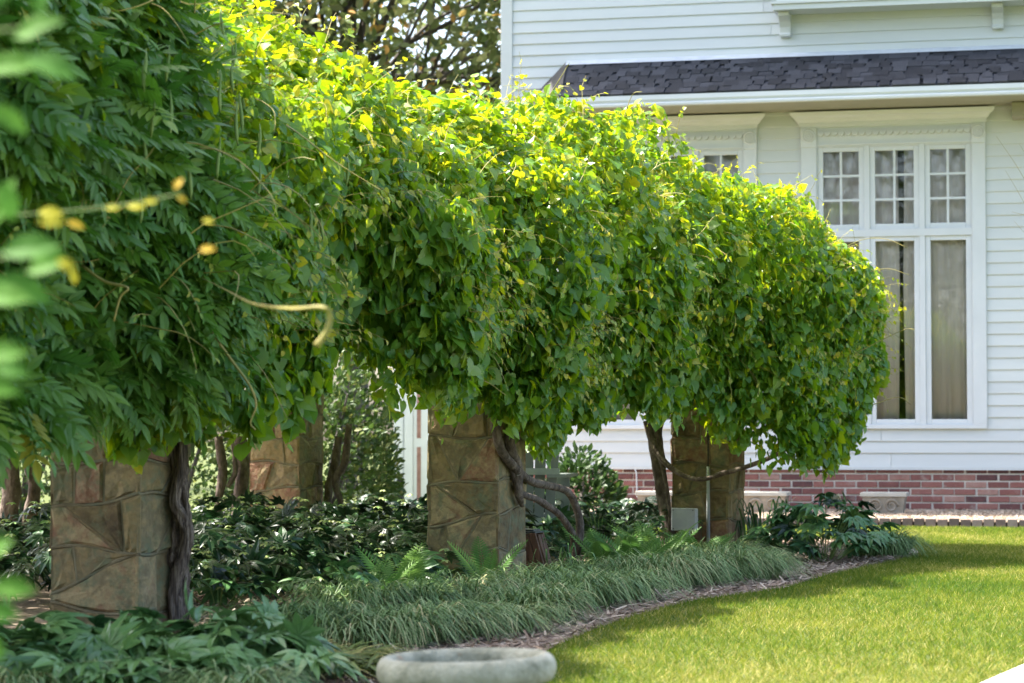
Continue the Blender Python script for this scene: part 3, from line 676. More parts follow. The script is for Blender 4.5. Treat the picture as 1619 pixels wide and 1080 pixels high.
# shoots and tendrils
def shoots(n, prof, a0, a1, rnd, parent, name, lens=(.08, .34), leafy=True, tm=HEART, lmat='vine', r=.0022):
    P, Nn, t, dep = gen_vine(n, prof, a0, a1, rnd, .85, .01); mb = MB(); LP = []; LT = []; LN = []; LS = []
    for i in range(n):
        L = rng.uniform(*lens); d = Vector(Nn[i]) * .8 + Vector(rng.normal(0, .55, 3)) + Vector((.25, -.1, .1)); d.normalize()
        side = Vector(rng.normal(0, 1, 3)); p = Vector(P[i]) - d * .05; pts = [p.copy()]; k = 7
        curl = rng.uniform(-1, 1) * .9
        for j in range(k):
            d = (d + Vector((0, 0, -.06 - .03 * j)) * .8 + side * (.10 + .16 * abs(curl)) * curl + Vector(rng.normal(0, .10, 3))).normalized(); p = p + d * (L / k); pts.append(p.copy())
            if leafy and j > 1 and rng.random() < .62:
                LP.append(p); LT.append(Vector((0, 0, -.7)) + d * .6 + Vector(rng.normal(0, .4, 3))); LN.append(Vector(Nn[i]) + Vector((0, 0, .4)) + Vector(rng.normal(0, .4, 3))); LS.append(rng.uniform(.025, .05) * (1.1 - .08 * j))
        mb.tube(pts, [r * (1 - .08 * j) for j in range(k + 1)], 3, cap=False)
    tag(mb.build(name, M['shoot'], parent), kind='stuff')
    if leafy: tag(cloud('young_leaves', tm, np.array([tuple(v) for v in LP]), np.array([tuple(v) for v in LT]), np.array([tuple(v) for v in LN]), np.array(LS), np.clip(rng.normal(.84, .13, len(LP)), 0, 1), M[lmat], parent), kind='stuff')
shoots(1000, vine_prof, VA0, VA1, True, vine, 'shoot')
# long bare runners
mb = MB()
for pts in ([(430, 462, 10.2), (500, 500, 10.3), (560, 515, 10.6)], [(735, 318, 12.2), (800, 303, 12.3), (900, 308, 12.6), (955, 300, 12.8)], [(690, 590, 11.2), (760, 600, 11.3), (800, 625, 11.3)],
            [(1340, 440, 16.4), (1400, 425, 16.3), (1440, 436, 16.2)], [(1350, 560, 16.2), (1425, 523, 16.1), (1447, 521, 16.0)], [(1380, 640, 16.1), (1420, 628, 16.1), (1440, 640, 16.)],
            [(860, 165, 13.9), (885, 125, 13.8), (897, 105, 13.8), (900, 100, 13.7)], [(985, 190, 14.4), (1000, 150, 14.4), (1015, 145, 14.3)], [(1310, 405, 16.5), (1360, 380, 16.4), (1400, 378, 16.3), (1435, 392, 16.2)]):
    P_ = spline([tuple(at(*p)) for p in pts], 12); mb = MB(); mb.tube(P_, list(np.linspace(.004, .0018, 13)), 4); mb.build('runner', M['shoot'], vine, smooth=True)
# trunks of the grapevine -----------------------------------------------------------------
def trunk(pts, rads, parent, name='stem', n=10, mat='bark', lobes=0, amp=0, twist=0, seg=26, wob=.25):
    P_ = spline(pts, seg); rr = spline([(r,) for r in rads], seg)[:, 0]
    mb = MB(); mb.tube(P_, rr, n, lobes, amp, twist, wob=wob); return mb.build(name, M[mat], parent, smooth=True)
Y2 = 13.75
trunk([tuple(at(782, 630, 12.86)), tuple(at(786, 695, 12.86)), tuple(at(808, 733, 13.02)), tuple(at(838, 760, 13.3)), tuple(at(870, 768, 13.8)), tuple(at(900, 780, 14.2)), tuple(at(916, 820, 14.3)), tuple(at(914, 862, 14.3)), tuple(at(903, 890, 14.3)), tuple(at(901, 912, 14.3))], [.024, .025, .025, .024, .023, .023, .024, .026, .028, .032], vine)
trunk([tuple(at(806, 735, 13.05)), tuple(at(822, 778, 13.2)), tuple(at(850, 790, 13.6)), tuple(at(880, 810, 14.1)), tuple(at(902, 838, 14.25)), tuple(at(908, 862, 14.3)), tuple(at(904, 890, 14.3))], [.013, .018, .020, .021, .021, .022, .022], vine)
trunk([tuple(at(812, 600, 13.03)), tuple(at(815, 660, 13.06)), tuple(at(806, 700, 13.0)), tuple(at(818, 738, 13.1)), tuple(at(820, 780, 13.12)), tuple(at(826, 800, 13.2))], [.030, .032, .03, .028, .025, .01], vine)
trunk([tuple(at(1045, 640, 17.2)), tuple(at(1036, 690, 17.2)), tuple(at(1042, 740, 17.2)), tuple(at(1048, 790, 17.25)), tuple(at(1057, 835, 17.2)), tuple(at(1062, 872, 17.1))], [.05, .055, .05, .045, .045, .05], vine)
trunk([tuple(at(1022, 665, 17.0)), tuple(at(1033, 700, 17.0)), tuple(at(1050, 730, 16.95)), tuple(at(1080, 752, 16.9)), tuple(at(1112, 758, 16.85)), tuple(at(1145, 748, 16.8)), tuple(at(1190, 735, 16.6)), tuple(at(1235, 715, 16.4)), tuple(at(1285, 684, 16.2))], [.028, .028, .022, .017, .016, .017, .017, .015, .011], vine)
trunk([tuple(at(1030, 690, 17.05)), tuple(at(1048, 740, 17.0)), tuple(at(1058, 800, 17.05)), tuple(at(1060, 850, 17.1))], [.02, .016, .014, .014], vine)
for pts, rr in (([(345, 690, 17.3), (352, 745, 17.3), (346, 790, 17.3), (345, 866, 17.3)], [.03, .035, .03, .035]), ([(380, 690, 17.4), (384, 745, 17.4), (376, 800, 17.4), (376, 866, 17.4)], [.05, .05, .045, .05]), ([(360, 770, 17.3), (372, 745, 17.3), (368, 700, 17.3)], [.018, .018, .015]),
                ([(536, 690, 18.6), (528, 740, 18.6), (520, 770, 18.6), (514, 860, 18.5)], [.03, .035, .03, .035]), ([(552, 670, 18.5), (545, 730, 18.5), (530, 760, 18.5), (538, 800, 18.5), (520, 860, 18.5)], [.025, .03, .03, .02, .02]),
                ([(12, 720, 15.2), (18, 780, 15.2), (8, 840, 15.2), (10, 895, 15.2)], [.06, .06, .06, .07]), ([(40, 720, 15.3), (55, 770, 15.3), (44, 830, 15.3), (40, 893, 15.3)], [.035, .04, .045, .05])):
    trunk([tuple(at(*p)) for p in pts], rr, vine)

# ------------------------------------------------------------------ wisteria on the near end
wis = empty('wisteria', PG(-4.6, .25, 0), 'dark green wisteria with feathery leaflets and hanging pods on the pergola end', 'vine')
def wis_prof(a):
    zt = lerp(a, [-7.4, -5, -4.1, -3.5], [3.3, 3.25, 3.05, 2.5]); zt = zt + 1.7 * np.clip((-5.7 - a) / .6, 0, 1); bo = lerp(a, [-7.4, -6.6, -5.8, -5, -4.3, -3.9, -3.4], [1.0, .9, .72, .72, .68, .58, .4]); zb = lerp(a, [-7.4, -5.3, -4.8, -4.4, -4.0, -3.4], [.80, .88, .92, .98, .98, 1.0]); return zt, bo, zb  # unseen end raised into a tall mound to shade the bowl
n = 4600
a = rng.uniform(-7.4, -3.95, n); t = rng.uniform(.1, 1, n)
b, z, nb, nzz = vine_surface(a, t, wis_prof)
P = pgn(a, b, z); Nn = norm(np.outer(nb, BX) + np.outer(nzz, (0, 0, 1)) + np.outer(np.clip((a + 4.1) / .5, 0, 1) * .7, AX))
P = P + Nn * (.22 * nz(P, 1.1, 6.) * 1.6 - rng.exponential(.13, n) - .03)[:, None]
T = Nn * .6 + np.array([0, 0, -.5]) + np.array([.15, -.1, 0]) + jit(n, .62); N2 = Nn * .7 + np.array([0, 0, .7]) + jit(n, .45)
S = rng.uniform(.17, .27, n); tint = np.clip(rng.normal(.38, .2, n) + .4 * (rng.random(n) < .06), 0, 1)
dcam = np.linalg.norm(P - camp, axis=1); pxx = CX + F * P[:, 0] / P[:, 1]
vis = (pxx > -60) & (pxx < 430)
order = np.argsort(np.where(vis, dcam, 99)); chosen = []; cells = set()
for i in order:
    c = (int(P[i, 0] * 5), int(P[i, 1] * 2), int(P[i, 2] * 5))
    if c in cells or not vis[i]: continue
    cells.add(c); chosen.append(i)
    if len(chosen) == 110: break
keep = np.ones(n, bool); keep[chosen] = False
wv = leafvar(PINNATE, [.15, .35, .5, .75], 'wisteria_leaf')
for i in chosen: place_leaf('compound_leaf', wv[min(3, int(tint[i] * 4.5))], M['wisteria'], wis, P[i], T[i], N2[i], S[i])
tag(cloud('foliage', PINNATE, P[keep], T[keep], N2[keep], S[keep], tint[keep], M['wisteria'], wis), kind='stuff')
# grape leaves that run on into the wisteria
m_ = 2600; a = rng.uniform(-5.8, -4.0, m_); t = rng.uniform(.1, .95, m_); b, z, nb, nzz = vine_surface(a, t, wis_prof); P = pgn(a, b, z); Nn = norm(np.outer(nb, BX) + np.outer(nzz, (0, 0, 1)))
P = P + Nn * (.22 * nz(P, 1.1, 6.) * 1.6 + .05 - rng.exponential(.08, m_))[:, None]; ok_ = nz(P, 1.6, 12.) > .02
T, N2 = vine_orient(P, Nn, m_, True); tag(cloud('straggling_foliage', HEART, P[ok_], T[ok_], N2[ok_], rng.uniform(.05, .085, m_)[ok_], np.clip(rng.normal(.3, .2, m_), 0, 1)[ok_], M['vine'], vine), kind='stuff')
# roof part and inner fill
n = 2600; a = rng.uniform(-7.4, -3.7, n); b = rng.uniform(-3.9, .2, n); z = wis_prof(a)[0] - .25 - rng.exponential(.2, n); P = pgn(a, b, z)
tag(cloud('roof_foliage', PINNATE, P, jit(n, 1) * [1, 1, .4] + [0, 0, -.3], np.tile([0, 0, 1.], (n, 1)) + jit(n, .35), rng.uniform(.2, .3, n), np.clip(rng.normal(.4, .2, n), 0, 1), M['wisteria'], wis), kind='stuff')
shoots(90, wis_prof, -6.0, -3.8, False, wis, 'shoot', (.15, .5), True, OVAL, 'wisteria', .003)
# pods
for k in range(34):
    a_ = rng.uniform(-5.3, -2.6); tt = rng.uniform(.25, .62); bb, zz, nb_, nz_ = vine_surface(np.array([a_]), np.array([tt]), wis_prof if a_ < -3.7 else vine_prof)
    p = PG(a_, bb[0] + .09, zz[0]); L = rng.uniform(.1, .17); mb = MB(); mb.tube([p + Vector((0, 0, -L * s) ) + Vector((.006 * math.sin(s * 3 + k), 0, 0)) for s in np.linspace(0, 1, 6)], [.002, .004, .0065, .0075, .007, .002], 6); mb.build('seed_pod', M['pod'], wis, smooth=True)
# twisted trunk hugging the first pillar
xs = [(272, 690), (281, 740), (283, 790), (286, 840), (276, 890), (281, 930), (279, 985)]
trunk([tuple(at(x + 1, y, 9.62)) for x, y in xs], [.034, .036, .034, .044, .043, .042, .047], wis, 'twisted_trunk', 44, 'bark_twist', 7, .15, .22, 70, .3)
trunk([tuple(at(x, y, 9.56)) for x, y in ((290, 690), (287, 740), (276, 790), (290, 822), (296, 850), (284, 900), (274, 940), (276, 985))], [.018, .02, .02, .022, .023, .024, .022, .02], wis, 'twisted_trunk', 18, 'bark_twist', 4, .15, .3, 50, .2)
trunk([tuple(at(x, y, 9.60)) for x, y in ((276, 700), (290, 770), (297, 845), (290, 890), (272, 935), (284, 985))], [.012, .013, .014, .016, .017, .018], wis, 'twisted_trunk', 14, 'bark_twist', 3, .15, .3, 40, .2)
# a long shoot drooping from the near edge
P_ = spline([tuple(at(*p)) for p in ((330, 520, 8.9), (370, 575, 8.85), (395, 610, 8.8), (405, 640, 8.8), (396, 668, 8.8), (404, 680, 8.8))], 20); mb = MB(); mb.tube(P_, list(np.linspace(.006, .003, 21)), 6); mb.build('runner', M['shoot'], wis, smooth=True)
P_ = spline([tuple(at(*p)) for p in ((130, 420, 8.0), (165, 445, 7.95), (202, 455, 7.9), (190, 470, 7.9), (180, 508, 7.9))], 16); mb = MB(); mb.tube(P_, list(np.linspace(.006, .003, 17)), 6); mb.build('runner', M['shoot'], wis, smooth=True)
P_ = spline([tuple(at(*p)) for p in ((0, 245, 7.9), (40, 222, 7.9), (85, 195, 7.9))], 10); mb = MB(); mb.tube(P_, list(np.linspace(.009, .005, 11)), 6)
mb.build('runner', M['shoot'], wis, smooth=True)

P_ = spline([tuple(at(*p)) for p in ((320, 440, 8.6), (360, 460, 7.2), (400, 480, 5.6), (460, 488, 5.1), (508, 486, 5.0), (522, 498, 5), (516, 525, 5), (500, 547, 5))], 40)
mb = MB(); mb.tube(P_, list(np.linspace(.0010, .007, 41)), 8); mb.build('tendril', M['shoot'], wis, smooth=True)
# ------------------------------------------------------------------ border grass
def blades(base, az, L, H, W, seg=5, curl=1.0, tipdrop=.3):
    """arching straps; arrays of n -> verts, quads, n"""
    n = len(az); s = np.linspace(0, 1, seg + 1)
    r = L[:, None] * (s ** 1.15)[None]; td = (rng.uniform(1.0, 1.75, n) if tipdrop < .36 else np.full(n, 1.3))[:, None]; z = 1.12 * H[:, None] * (2.3 * s[None] - (.75 + td) * s[None] ** 2)
    z = np.maximum(z, .006)
    d = np.stack([np.cos(az), np.sin(az)], 1); side = np.stack([-np.sin(az), np.cos(az)], 1)
    w = W[:, None] * (1 - .92 * s ** 2.2)[None] * .5
    Cx = base[:, 0:1] + r * d[:, 0:1]; Cy = base[:, 1:2] + r * d[:, 1:2]; Cz = base[:, 2:3] + z
    A = np.stack([Cx + w * side[:, 0:1], Cy + w * side[:, 1:2], Cz], 2); B = np.stack([Cx - w * side[:, 0:1], Cy - w * side[:, 1:2], Cz], 2)
    V = np.stack([A, B], 2).reshape(-1, 3); k = 2 * (seg + 1)
    f = np.array([(2 * i, 2 * i + 1, 2 * i + 3, 2 * i + 2) for i in range(seg)])
    return V, (f[None] + (np.arange(n) * k)[:, None, None]).reshape(-1, 4), k
def clump(name, c, r, h, n, mat, label, cat, group=None, L=(.22, .36), W=(.005, .0095), dirn=None, tint=(.5, .3)):
    rr = r * np.sqrt(rng.random(n)) * .55; a0 = rng.uniform(0, 2 * np.pi, n)
    base = np.stack([rr * np.cos(a0), rr * np.sin(a0), np.zeros(n)], 1); az = a0 + rng.normal(0, .6, n)
    if dirn is not None: az = np.where(rng.random(n) < .5, rng.normal(dirn, .6, n), az)
    V, Fc, k = blades(base, az, rng.uniform(*L, n) * (r / .3) * .82, h * rng.uniform(.65, 1.15, n), rng.uniform(*W, n), 5, tipdrop=.35)
    me = mesh_np(name, V, Fc, {'tint': np.repeat(np.clip(rng.normal(*tint, n), 0, 1), k)})
    return tag(link(name, me, M[mat], None, c), label, cat, group)
spots = [(410, 1018, .26, .20), (470, 1024, .30, .22), (545, 1028, .32, .23), (625, 1026, .32, .23), (700, 1018, .32, .22), (775, 1006, .32, .21), (560, 985, .32, .23), (650, 980, .32, .22), (740, 972, .30, .21), (845, 990, .32, .22),
         (915, 968, .32, .22), (965, 955, .32, .23), (830, 955, .30, .20), (880, 940, .3, .2), (940, 928, .30, .2), (1030, 938, .33, .24), (1085, 932, .33, .25), (1140, 925, .34, .25), (1190, 922, .32, .23), (1010, 912, .3, .2), (1075, 903, .32, .22), (1130, 900, .32, .22), (1175, 905, .3, .22)]
for x, y, r, h in spots:
    tt_ = (random.uniform(.36, .62), .27)
    clump('grass_tussock', ground(x, y - 7, .004), r * random.uniform(.8, 1.08), .82 * h * random.uniform(.72, 1.15), 520, 'liriope', 'arching blue-green border grass tussock ' + ('next to the bright hellebores' if x < 500 else 'between the bowl and the shade hellebores' if x < 720 else 'before the foot of the forked-stem pillar' if x < 900 else 'between the fern patch and the mulch strip' if x < 1060 else 'before the utility box at the bed edge'), 'grass', 'grass tussocks edging the bed', dirn=-.6 + random.uniform(-.6, .6), tint=tt_)
for x, y in ((60, 1078), (140, 1085), (215, 1080), (290, 1092), (30, 1100), (370, 1105)):
    clump('mondo_grass_tuft', ground(x, y + 6, .004), .22, .13, 420, 'liriope', 'short fine grass tuft in front of the hellebores by the twisted trunk pillar', 'grass', 'short grass tufts', tint=(.62, .22))
clump('grass_tussock', ground(1395, 880, .004), .3, .21, 700, 'liriope', 'round grass tussock at the bed tip beside the faded peony', 'grass', tint=(.32, .2))
clump('iris_clump', ground(1208, 868, .004), .3, .42, 46, 'hellebore', 'sparse tall blade clump between the utility pillar and the peony', 'plant', L=(.1, .3), W=(.012, .018), tint=(.35, .2))
clump('iris_clump', ground(880, 915, .004), .26, .26, 30, 'hellebore', 'small strappy leaf clump at the foot of the forked stem', 'plant', L=(.12, .3), W=(.01, .015), tint=(.6, .2))
for x, y, dd in ((470, 1062, 0.2), (540, 1068, .0)):
    clump('strappy_plant', ground(x, y, .004), .36, .10, 170, 'strappy', 'flopped yellow-green strap leaves on mulch beside the round bowl', 'plant', 'flopped strap-leaved plants', L=(.3, .5), W=(.010, .017), dirn=dd)

# ------------------------------------------------------------------ hellebores and other leafy perennials
def leafy(name, c, r, h, n, label, cat, group=None, size=(.10, .15), mat='hellebore', tint=(.5, .2), flowers=0, tm=None, stems=True):
    root = empty(name, c, label, cat, group); c = np.array(c)
    rr = np.sqrt(rng.random(n)); az = rng.uniform(0, 2 * np.pi, n)
    P = np.stack([r * rr * np.cos(az), r * rr * np.sin(az), h * np.sqrt(np.maximum(1 - (rr * .88) ** 2, .05)) * rng.uniform(.45, 1.05, n)], 1)
    out = np.stack([np.cos(az), np.sin(az), np.zeros(n)], 1)
    T = out * (.35 + rr[:, None]) + jit(n, .35) + [0, 0, .05]; N2 = np.tile([0, 0, 1.], (n, 1)) + out * .5 + jit(n, .28)
    cloud('foliage', tm or PALMATE, P + c, T, N2, rng.uniform(*size, n), np.clip(rng.normal(*tint, n), 0, .9), M[mat], root)
    if stems:
        mb = MB()
        for i in range(0, n, 3): mb.tube([c + [0, 0, -.01] + P[i] * [.15, .15, 0], c + P[i] * [.6, .6, .6], c + P[i]], .003, 4, cap=False)
        mb.build('stems', M['pod'], root)
    if flowers:
        az = rng.uniform(0, 2 * np.pi, flowers); rr = np.sqrt(rng.random(flowers)) * .95
        FP = np.repeat(np.stack([r * rr * np.cos(az), r * rr * np.sin(az), h * np.sqrt(1 - (rr * .85) ** 2) * rng.uniform(.85, 1.1, flowers)], 1), 5, 0)
        k = len(FP); aa = np.tile(np.arange(5) * 2 * np.pi / 5, flowers); T = np.stack([np.cos(aa), np.sin(aa), -.35 * np.ones(k)], 1)
        cloud('flowers', OVAL, FP + c, T, np.tile([0, -.3, 1.], (k, 1)) + jit(k, .2), rng.uniform(.026, .038, k), np.clip(rng.normal(.97, .06, k), .85, 1), M[mat], root)['kind'] = 'stuff'
    return root
# near left
for x, y, r, h in ((335, 1080, .33, .25), (262, 1085, .30, .17), (398, 1092, .28, .18), (195, 1098, .3, .16)):
    leafy('hellebore', ground(x, y, .004), r, h, 70, 'bright leafy hellebore in front of the mossy pillar with the twisted trunk', 'plant', 'hellebores at the mossy pillar', (.10, .15), tint=(.74, .14))
for x, y, r, h in ((110, 1088, .34, .17), (25, 1075, .34, .22), (-35, 1080, .3, .26)):
    leafy('leafy_perennial', ground(x, y, .004), r, h, 34, 'coarse toothed-leaf perennial left of the hellebores at the mossy pillar', 'plant', 'coarse perennials', (.11, .17), tint=(.68, .16))
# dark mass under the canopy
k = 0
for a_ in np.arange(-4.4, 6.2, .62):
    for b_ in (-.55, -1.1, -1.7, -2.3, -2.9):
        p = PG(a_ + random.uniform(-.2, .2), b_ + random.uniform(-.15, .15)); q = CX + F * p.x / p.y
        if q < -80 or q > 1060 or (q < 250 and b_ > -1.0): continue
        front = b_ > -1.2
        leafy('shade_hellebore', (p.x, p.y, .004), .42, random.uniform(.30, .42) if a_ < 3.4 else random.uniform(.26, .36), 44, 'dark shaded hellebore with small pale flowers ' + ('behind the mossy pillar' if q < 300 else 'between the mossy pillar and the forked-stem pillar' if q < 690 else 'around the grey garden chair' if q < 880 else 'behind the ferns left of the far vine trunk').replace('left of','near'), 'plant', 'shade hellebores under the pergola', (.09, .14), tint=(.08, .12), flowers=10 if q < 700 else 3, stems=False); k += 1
for x, y in ((610, 935), (660, 930), (430, 945), (520, 965), (345, 965)):
    leafy('hellebore', ground(x, y, .004), .26, .22, 22, 'mid green hellebore at the front of the shaded bed behind the border grass', 'plant', 'hellebores behind the border grass', (.11, .16), tint=(.45, .15), flowers=8)
for x, y, h in ((945, 880, .34), (1000, 876, .28)):
    leafy('shade_shrublet', ground(x, y, .004), .32, h, 90, 'low dark shrublet between the forked stem and the utility box', 'plant', 'low dark shrublets', (.05, .08), tint=(.3, .2), tm=OVAL)
# peony
peo = leafy('peony', ground(1305, 888, .004), .42, .42, 120, 'dark leafy peony with faded cream flower heads at the bed tip', 'plant', None, (.10, .15), tint=(.46, .2))
leafy('peony', ground(1225, 886, .004), .26, .18, 40, 'low dark leafy perennial spreading between the utility pillar and the peony', 'plant', None, (.08, .12), tint=(.34, .15))
for x, y, Y in ((1322, 793, 15.6), (1362, 846, 15.5)):
    c = np.array(at(x, y, Y)); n = 46; d = norm(jit(n, 1)); cloud('flower_head', OVAL, c + d * .012, d + [0, 0, .25], jit(n, 1), rng.uniform(.025, .045, n), rng.random(n), M['flower'], peo)
# ------------------------------------------------------------------ ferns
def frond_mesh():
    Vs = []; Fs = []; b = 0; v0, f0 = BLADE6
    for i in range(20):
        y = .06 + .9 * i / 19; s = .20 * math.sin(math.pi * (.10 + .86 * i / 19)) ** .8 + .012
        for sg in (1, -1):
            v = v0.copy() * s; v[:, 0] *= .62; a = sg * (1.25 - .25 * i / 19); z0 = -.22 * y * y
            x = v[:, 0] * math.cos(a) + v[:, 1] * math.sin(a); yy = -v[:, 0] * math.sin(a) + v[:, 1] * math.cos(a)
            Vs.append(np.stack([x, yy + y, v[:, 2] + z0], 1)); Fs.append(f0 + b); b += len(v)
    ys = np.linspace(0, 1, 6); Vs.append(np.array([(sx * .008, y, -.22 * y * y + .004) for y in ys for sx in (-1, 1)])); 
    for i in range(5): Fs.append(np.array([(2 * i, 2 * i + 1, 2 * i + 3), (2 * i, 2 * i + 3, 2 * i + 2)]) + b)
    return np.vstack(Vs), np.vstack(Fs)
FROND = frond_mesh(); fv = leafvar(FROND, [.3, .55, .8], 'fern_frond')
def fern(c, n, L, label, up=1.2, dirs=None):
    root = empty('fern', c, label, 'fern', 'ferns in the border')
    for i in range(n):
        az = (dirs[i % len(dirs)] if dirs else 2 * math.pi * i / n) + random.uniform(-.3, .3)
        T = np.array([math.cos(az), math.sin(az), up * random.uniform(.7, 1.2)]); N2 = np.array([-math.cos(az) * .8, -math.sin(az) * .8, .6]) + np.array([0, -.5, 0])
        place_leaf('frond', random.choice(fv), M['fern'], root, c, T, N2, 1.35 * L * random.uniform(.75, 1.1))
for x, y, n, L, up, lb in ((590, 968, 5, .27, 1.6, 'small fern poking up behind the border grass among the shade hellebores'), (640, 962, 4, .27, 1.7, 'upright fern frond pair rising behind the border grass near the hellebores'),
                       (768, 935, 4, .26, 2.6, 'upright fern growing against the front of the forked-stem pillar'), (725, 945, 5, .24, .5, 'low spreading fern at the foot of the forked-stem pillar'),
                       (955, 905, 7, .30, 1.3, 'fern beside the forked stem of the vine'), (1000, 905, 7, .28, 1.1, 'fern in the middle of the fern patch before the utility box'), (1045, 898, 7, .30, 1.3, 'fern just before the left leg of the utility box'),
                       (1105, 893, 7, .25, 1.3, 'fern at the foot of the grey conduit pipe')):
    fern(ground(x, y, .004), n, L, lb, up)
# ------------------------------------------------------------------ objects
# bowl
bc = ground(741, 1080); Yb = 6.3; bc = Vector(((741 - CX) / F * Yb, Yb, 0.0)); rb = .233
zr = EYE - (1052 - HORIZON) / F * Yb
mb = MB(); prof = [(.0, 0.0), (.12, 0.0), (.125, .02), (.10, .035), (.115, .06), (.17, .10), (.20, zr - .03), (rb - .018, zr - .03)]
t = [(rb - .025 + .026 * math.cos(x), zr - .006 + .037 * math.sin(x)) for x in np.linspace(-1.2, 2.9, 14)]
prof = prof + t + [(rb - .052, zr - .03), (.15, .10), (0.0, .06)]
mb.lathe(prof, 72)
me = bpy.data.meshes.new('bowl'); me.from_pydata(mb.v, [], mb.f); me.polygons.foreach_set('use_smooth', [True] * len(me.polygons))
o = link('bowl_planter', me, M['bowl'], None, bc, (0, R(-1.6), 0)); tag(o, 'round weathered concrete bowl with thick rolled rim and rust flecks', 'planter')
# square planters along the house
def square_planter(px, py, w, label):
    u, zz = hp(px, py, .9); ztop = .33; c = HT(u, .75, .07)
    root = empty('square_planter', c, label, 'planter', 'square concrete planters along the brick base')
    def T(x, y, z): return c + HU * x + HN * y + Vector((0, 0, z))
    mb = MB(); b, tp, hh = w * .40, w * .46, .17
    def ringq(h_, z): return [T(-h_, h_ * .8, z), T(h_, h_ * .8, z), T(h_, -h_ * .8, z), T(-h_, -h_ * .8, z)]
    rings = [ringq(b, 0), ringq(tp, hh), ringq(w * .5, hh + .005), ringq(w * .5, hh + .042), ringq(w * .42, hh + .042), ringq(w * .38, .06)]
    vs = sum(rings, []); fs = [(4 * i + k, 4 * i + (k + 1) % 4, 4 * i + 4 + (k + 1) % 4, 4 * i + 4 + k) for i in range(5) for k in range(4)] + [(3, 2, 1, 0), (20, 21, 22, 23)]
    mb.add(vs[:12] , fs[:8] + [(3, 2, 1, 0)]); mb.build('body', M['concrete'], root, bevel=.006)
    mb = MB(); mb.add(vs[8:], [tuple(i - 8 for i in f) for f in fs[8:20]] + [(12, 13, 14, 15)]); mb.build('rim', M['rimstone'], root, bevel=.006)
    for sg in (-1, 1):
        mb = MB(); pts = []
        for k in range(30):
            a_ = k * .36; r = .065 - .0017 * k; z = .085 + r * math.sin(a_); pts.append(T(sg * (w * .17 + r * math.cos(a_)) , (b + (tp - b) * z / hh) * .8 + .003, z))
        mb.tube(pts, [.013 - .0002 * k for k in range(30)], 6); mb.build('scroll', M['concrete'], root, smooth=True)
    return root
square_planter(1397, 812, .44, 'square concrete planter with scrolls standing alone on mulch beyond the peony')
square_planter(1208, 812, .45, 'square concrete planter partly hidden behind the utility-box pillar')
square_planter(1040, 814, .44, 'square concrete planter behind the vine trunk of the utility-box pillar')
# utility box + conduit
bY = 16.75; c = at(1083, 872, bY); c.z = 0
ub = empty('utility_box', c, 'grey electrical box on two conduit legs before the far pillar', 'utility box')
def UT(x, y, z): return c + BX * x + AX * y + Vector((0, 0, z))
z0 = at(1083, 838, bY).z; z1 = at(1083, 804, bY).z; hw = .081
mb = MB(); mb.box(-hw, hw, -.03, .05, z0, z1, UT); mb.build('housing', M['ubox'], ub, bevel=.006)
mb = MB(); mb.box(-hw - .004, hw + .004, -.042, -.031, z0 - .004, z1 + .004, UT); lid = mb.build('lid', M['ubox'], ub, bevel=.004)
for sx in (-1, 1):
    for zz in (z0 + .01, z1 - .01): mb = MB(); mb.tube([UT(sx * (hw - .01), -.043, zz), UT(sx * (hw - .01), -.047, zz)], .004, 8); mb.build('screw', M['black'], lid)
for x in (-.03, .022): mb = MB(); mb.tube([UT(x, .01, -.02), UT(x, .01, z0 - .001)], .0125, 10); mb.build('leg', M['pipe'], ub, smooth=True)
pc = at(1111, 860, 17.0); base = PG(PA[2], 0); 
lx = (Vector((pc.x, pc.y, 0)) - base).dot(BX); ly = -.205 - .028 
fp = base + BX * lx + AX * ly
mb = MB(); mb.tube([fp + Vector((0, 0, -.02)), fp + Vector((0, 0, at(1111, 738, 17).z))], .0125, 12); cd = mb.build('conduit_pipe', M['pipe'], smooth=True, org=fp); tag(cd, 'thin grey conduit pipe running up the front of the utility-box pillar', 'pipe')
mb = MB(); zt_ = at(1111, 738, 17).z; mb.tube([fp + Vector((0, 0, zt_)), fp + Vector((0, 0, zt_ + .28))], .005, 8); mb.build('cable', M['black'], cd, org=None)
# adirondack chair, seen from behind
cc = at(812, 800, 16.2); cc.z = .004
ch = empty('garden_chair', cc, 'grey slatted garden chair seen from behind beside the forked-stem pillar', 'chair')
ca = R(-8); cux = Vector((math.cos(ca), math.sin(ca), 0)); cuy = Vector((math.sin(-ca) * -1, math.cos(ca), 0)); cuy = Vector((-math.sin(ca), math.cos(ca), 0))
def CT(x, y, z): return cc + cux * x + cuy * y + Vector((0, 0, z))       # y away from the camera = front of the chair
for k in range(8):
    xb = -.231 + k * .066; xt = xb * 1.32; mb = MB(); w0, w1 = .0285, .038; ht = .90 - .9 * (xt ** 2)
    lo = lambda z: .0 - .40 * (z - .2)          # leans back to the camera
    vs = []
    for z, x, w in ((.16, xb, w0), (ht - .02, xt, w1), (ht, xt, w1 * .6)):
        for dy in (0, .02): vs += [CT(x - w, lo(z) + dy, z), CT(x + w, lo(z) + dy, z)]
    mb.add(vs, [(0, 1, 5, 4), (4, 5, 9, 8), (2, 6, 7, 3), (6, 10, 11, 7), (0, 4, 6, 2), (4, 8, 10, 6), (1, 3, 7, 5), (5, 7, 11, 9), (8, 9, 11, 10), (0, 2, 3, 1)])
    mb.build('back_slat', M['chair'], ch)
for zz, hw_ in ((.57, .33), (.235, .29)):
    y_ = -.40 * (zz - .2); mb = MB(); mb.box(-hw_, hw_, y_ - .034, y_ - .006, zz - .022, zz + .022, CT); mb.build('back_rail', M['rail'], ch)
for k in range(5): mb = MB(); mb.box(-.27, .27, .04 + k * .10, .125 + k * .10, .20 + k * .03, .222 + k * .03, CT); mb.build('seat_slat', M['chair'], ch)
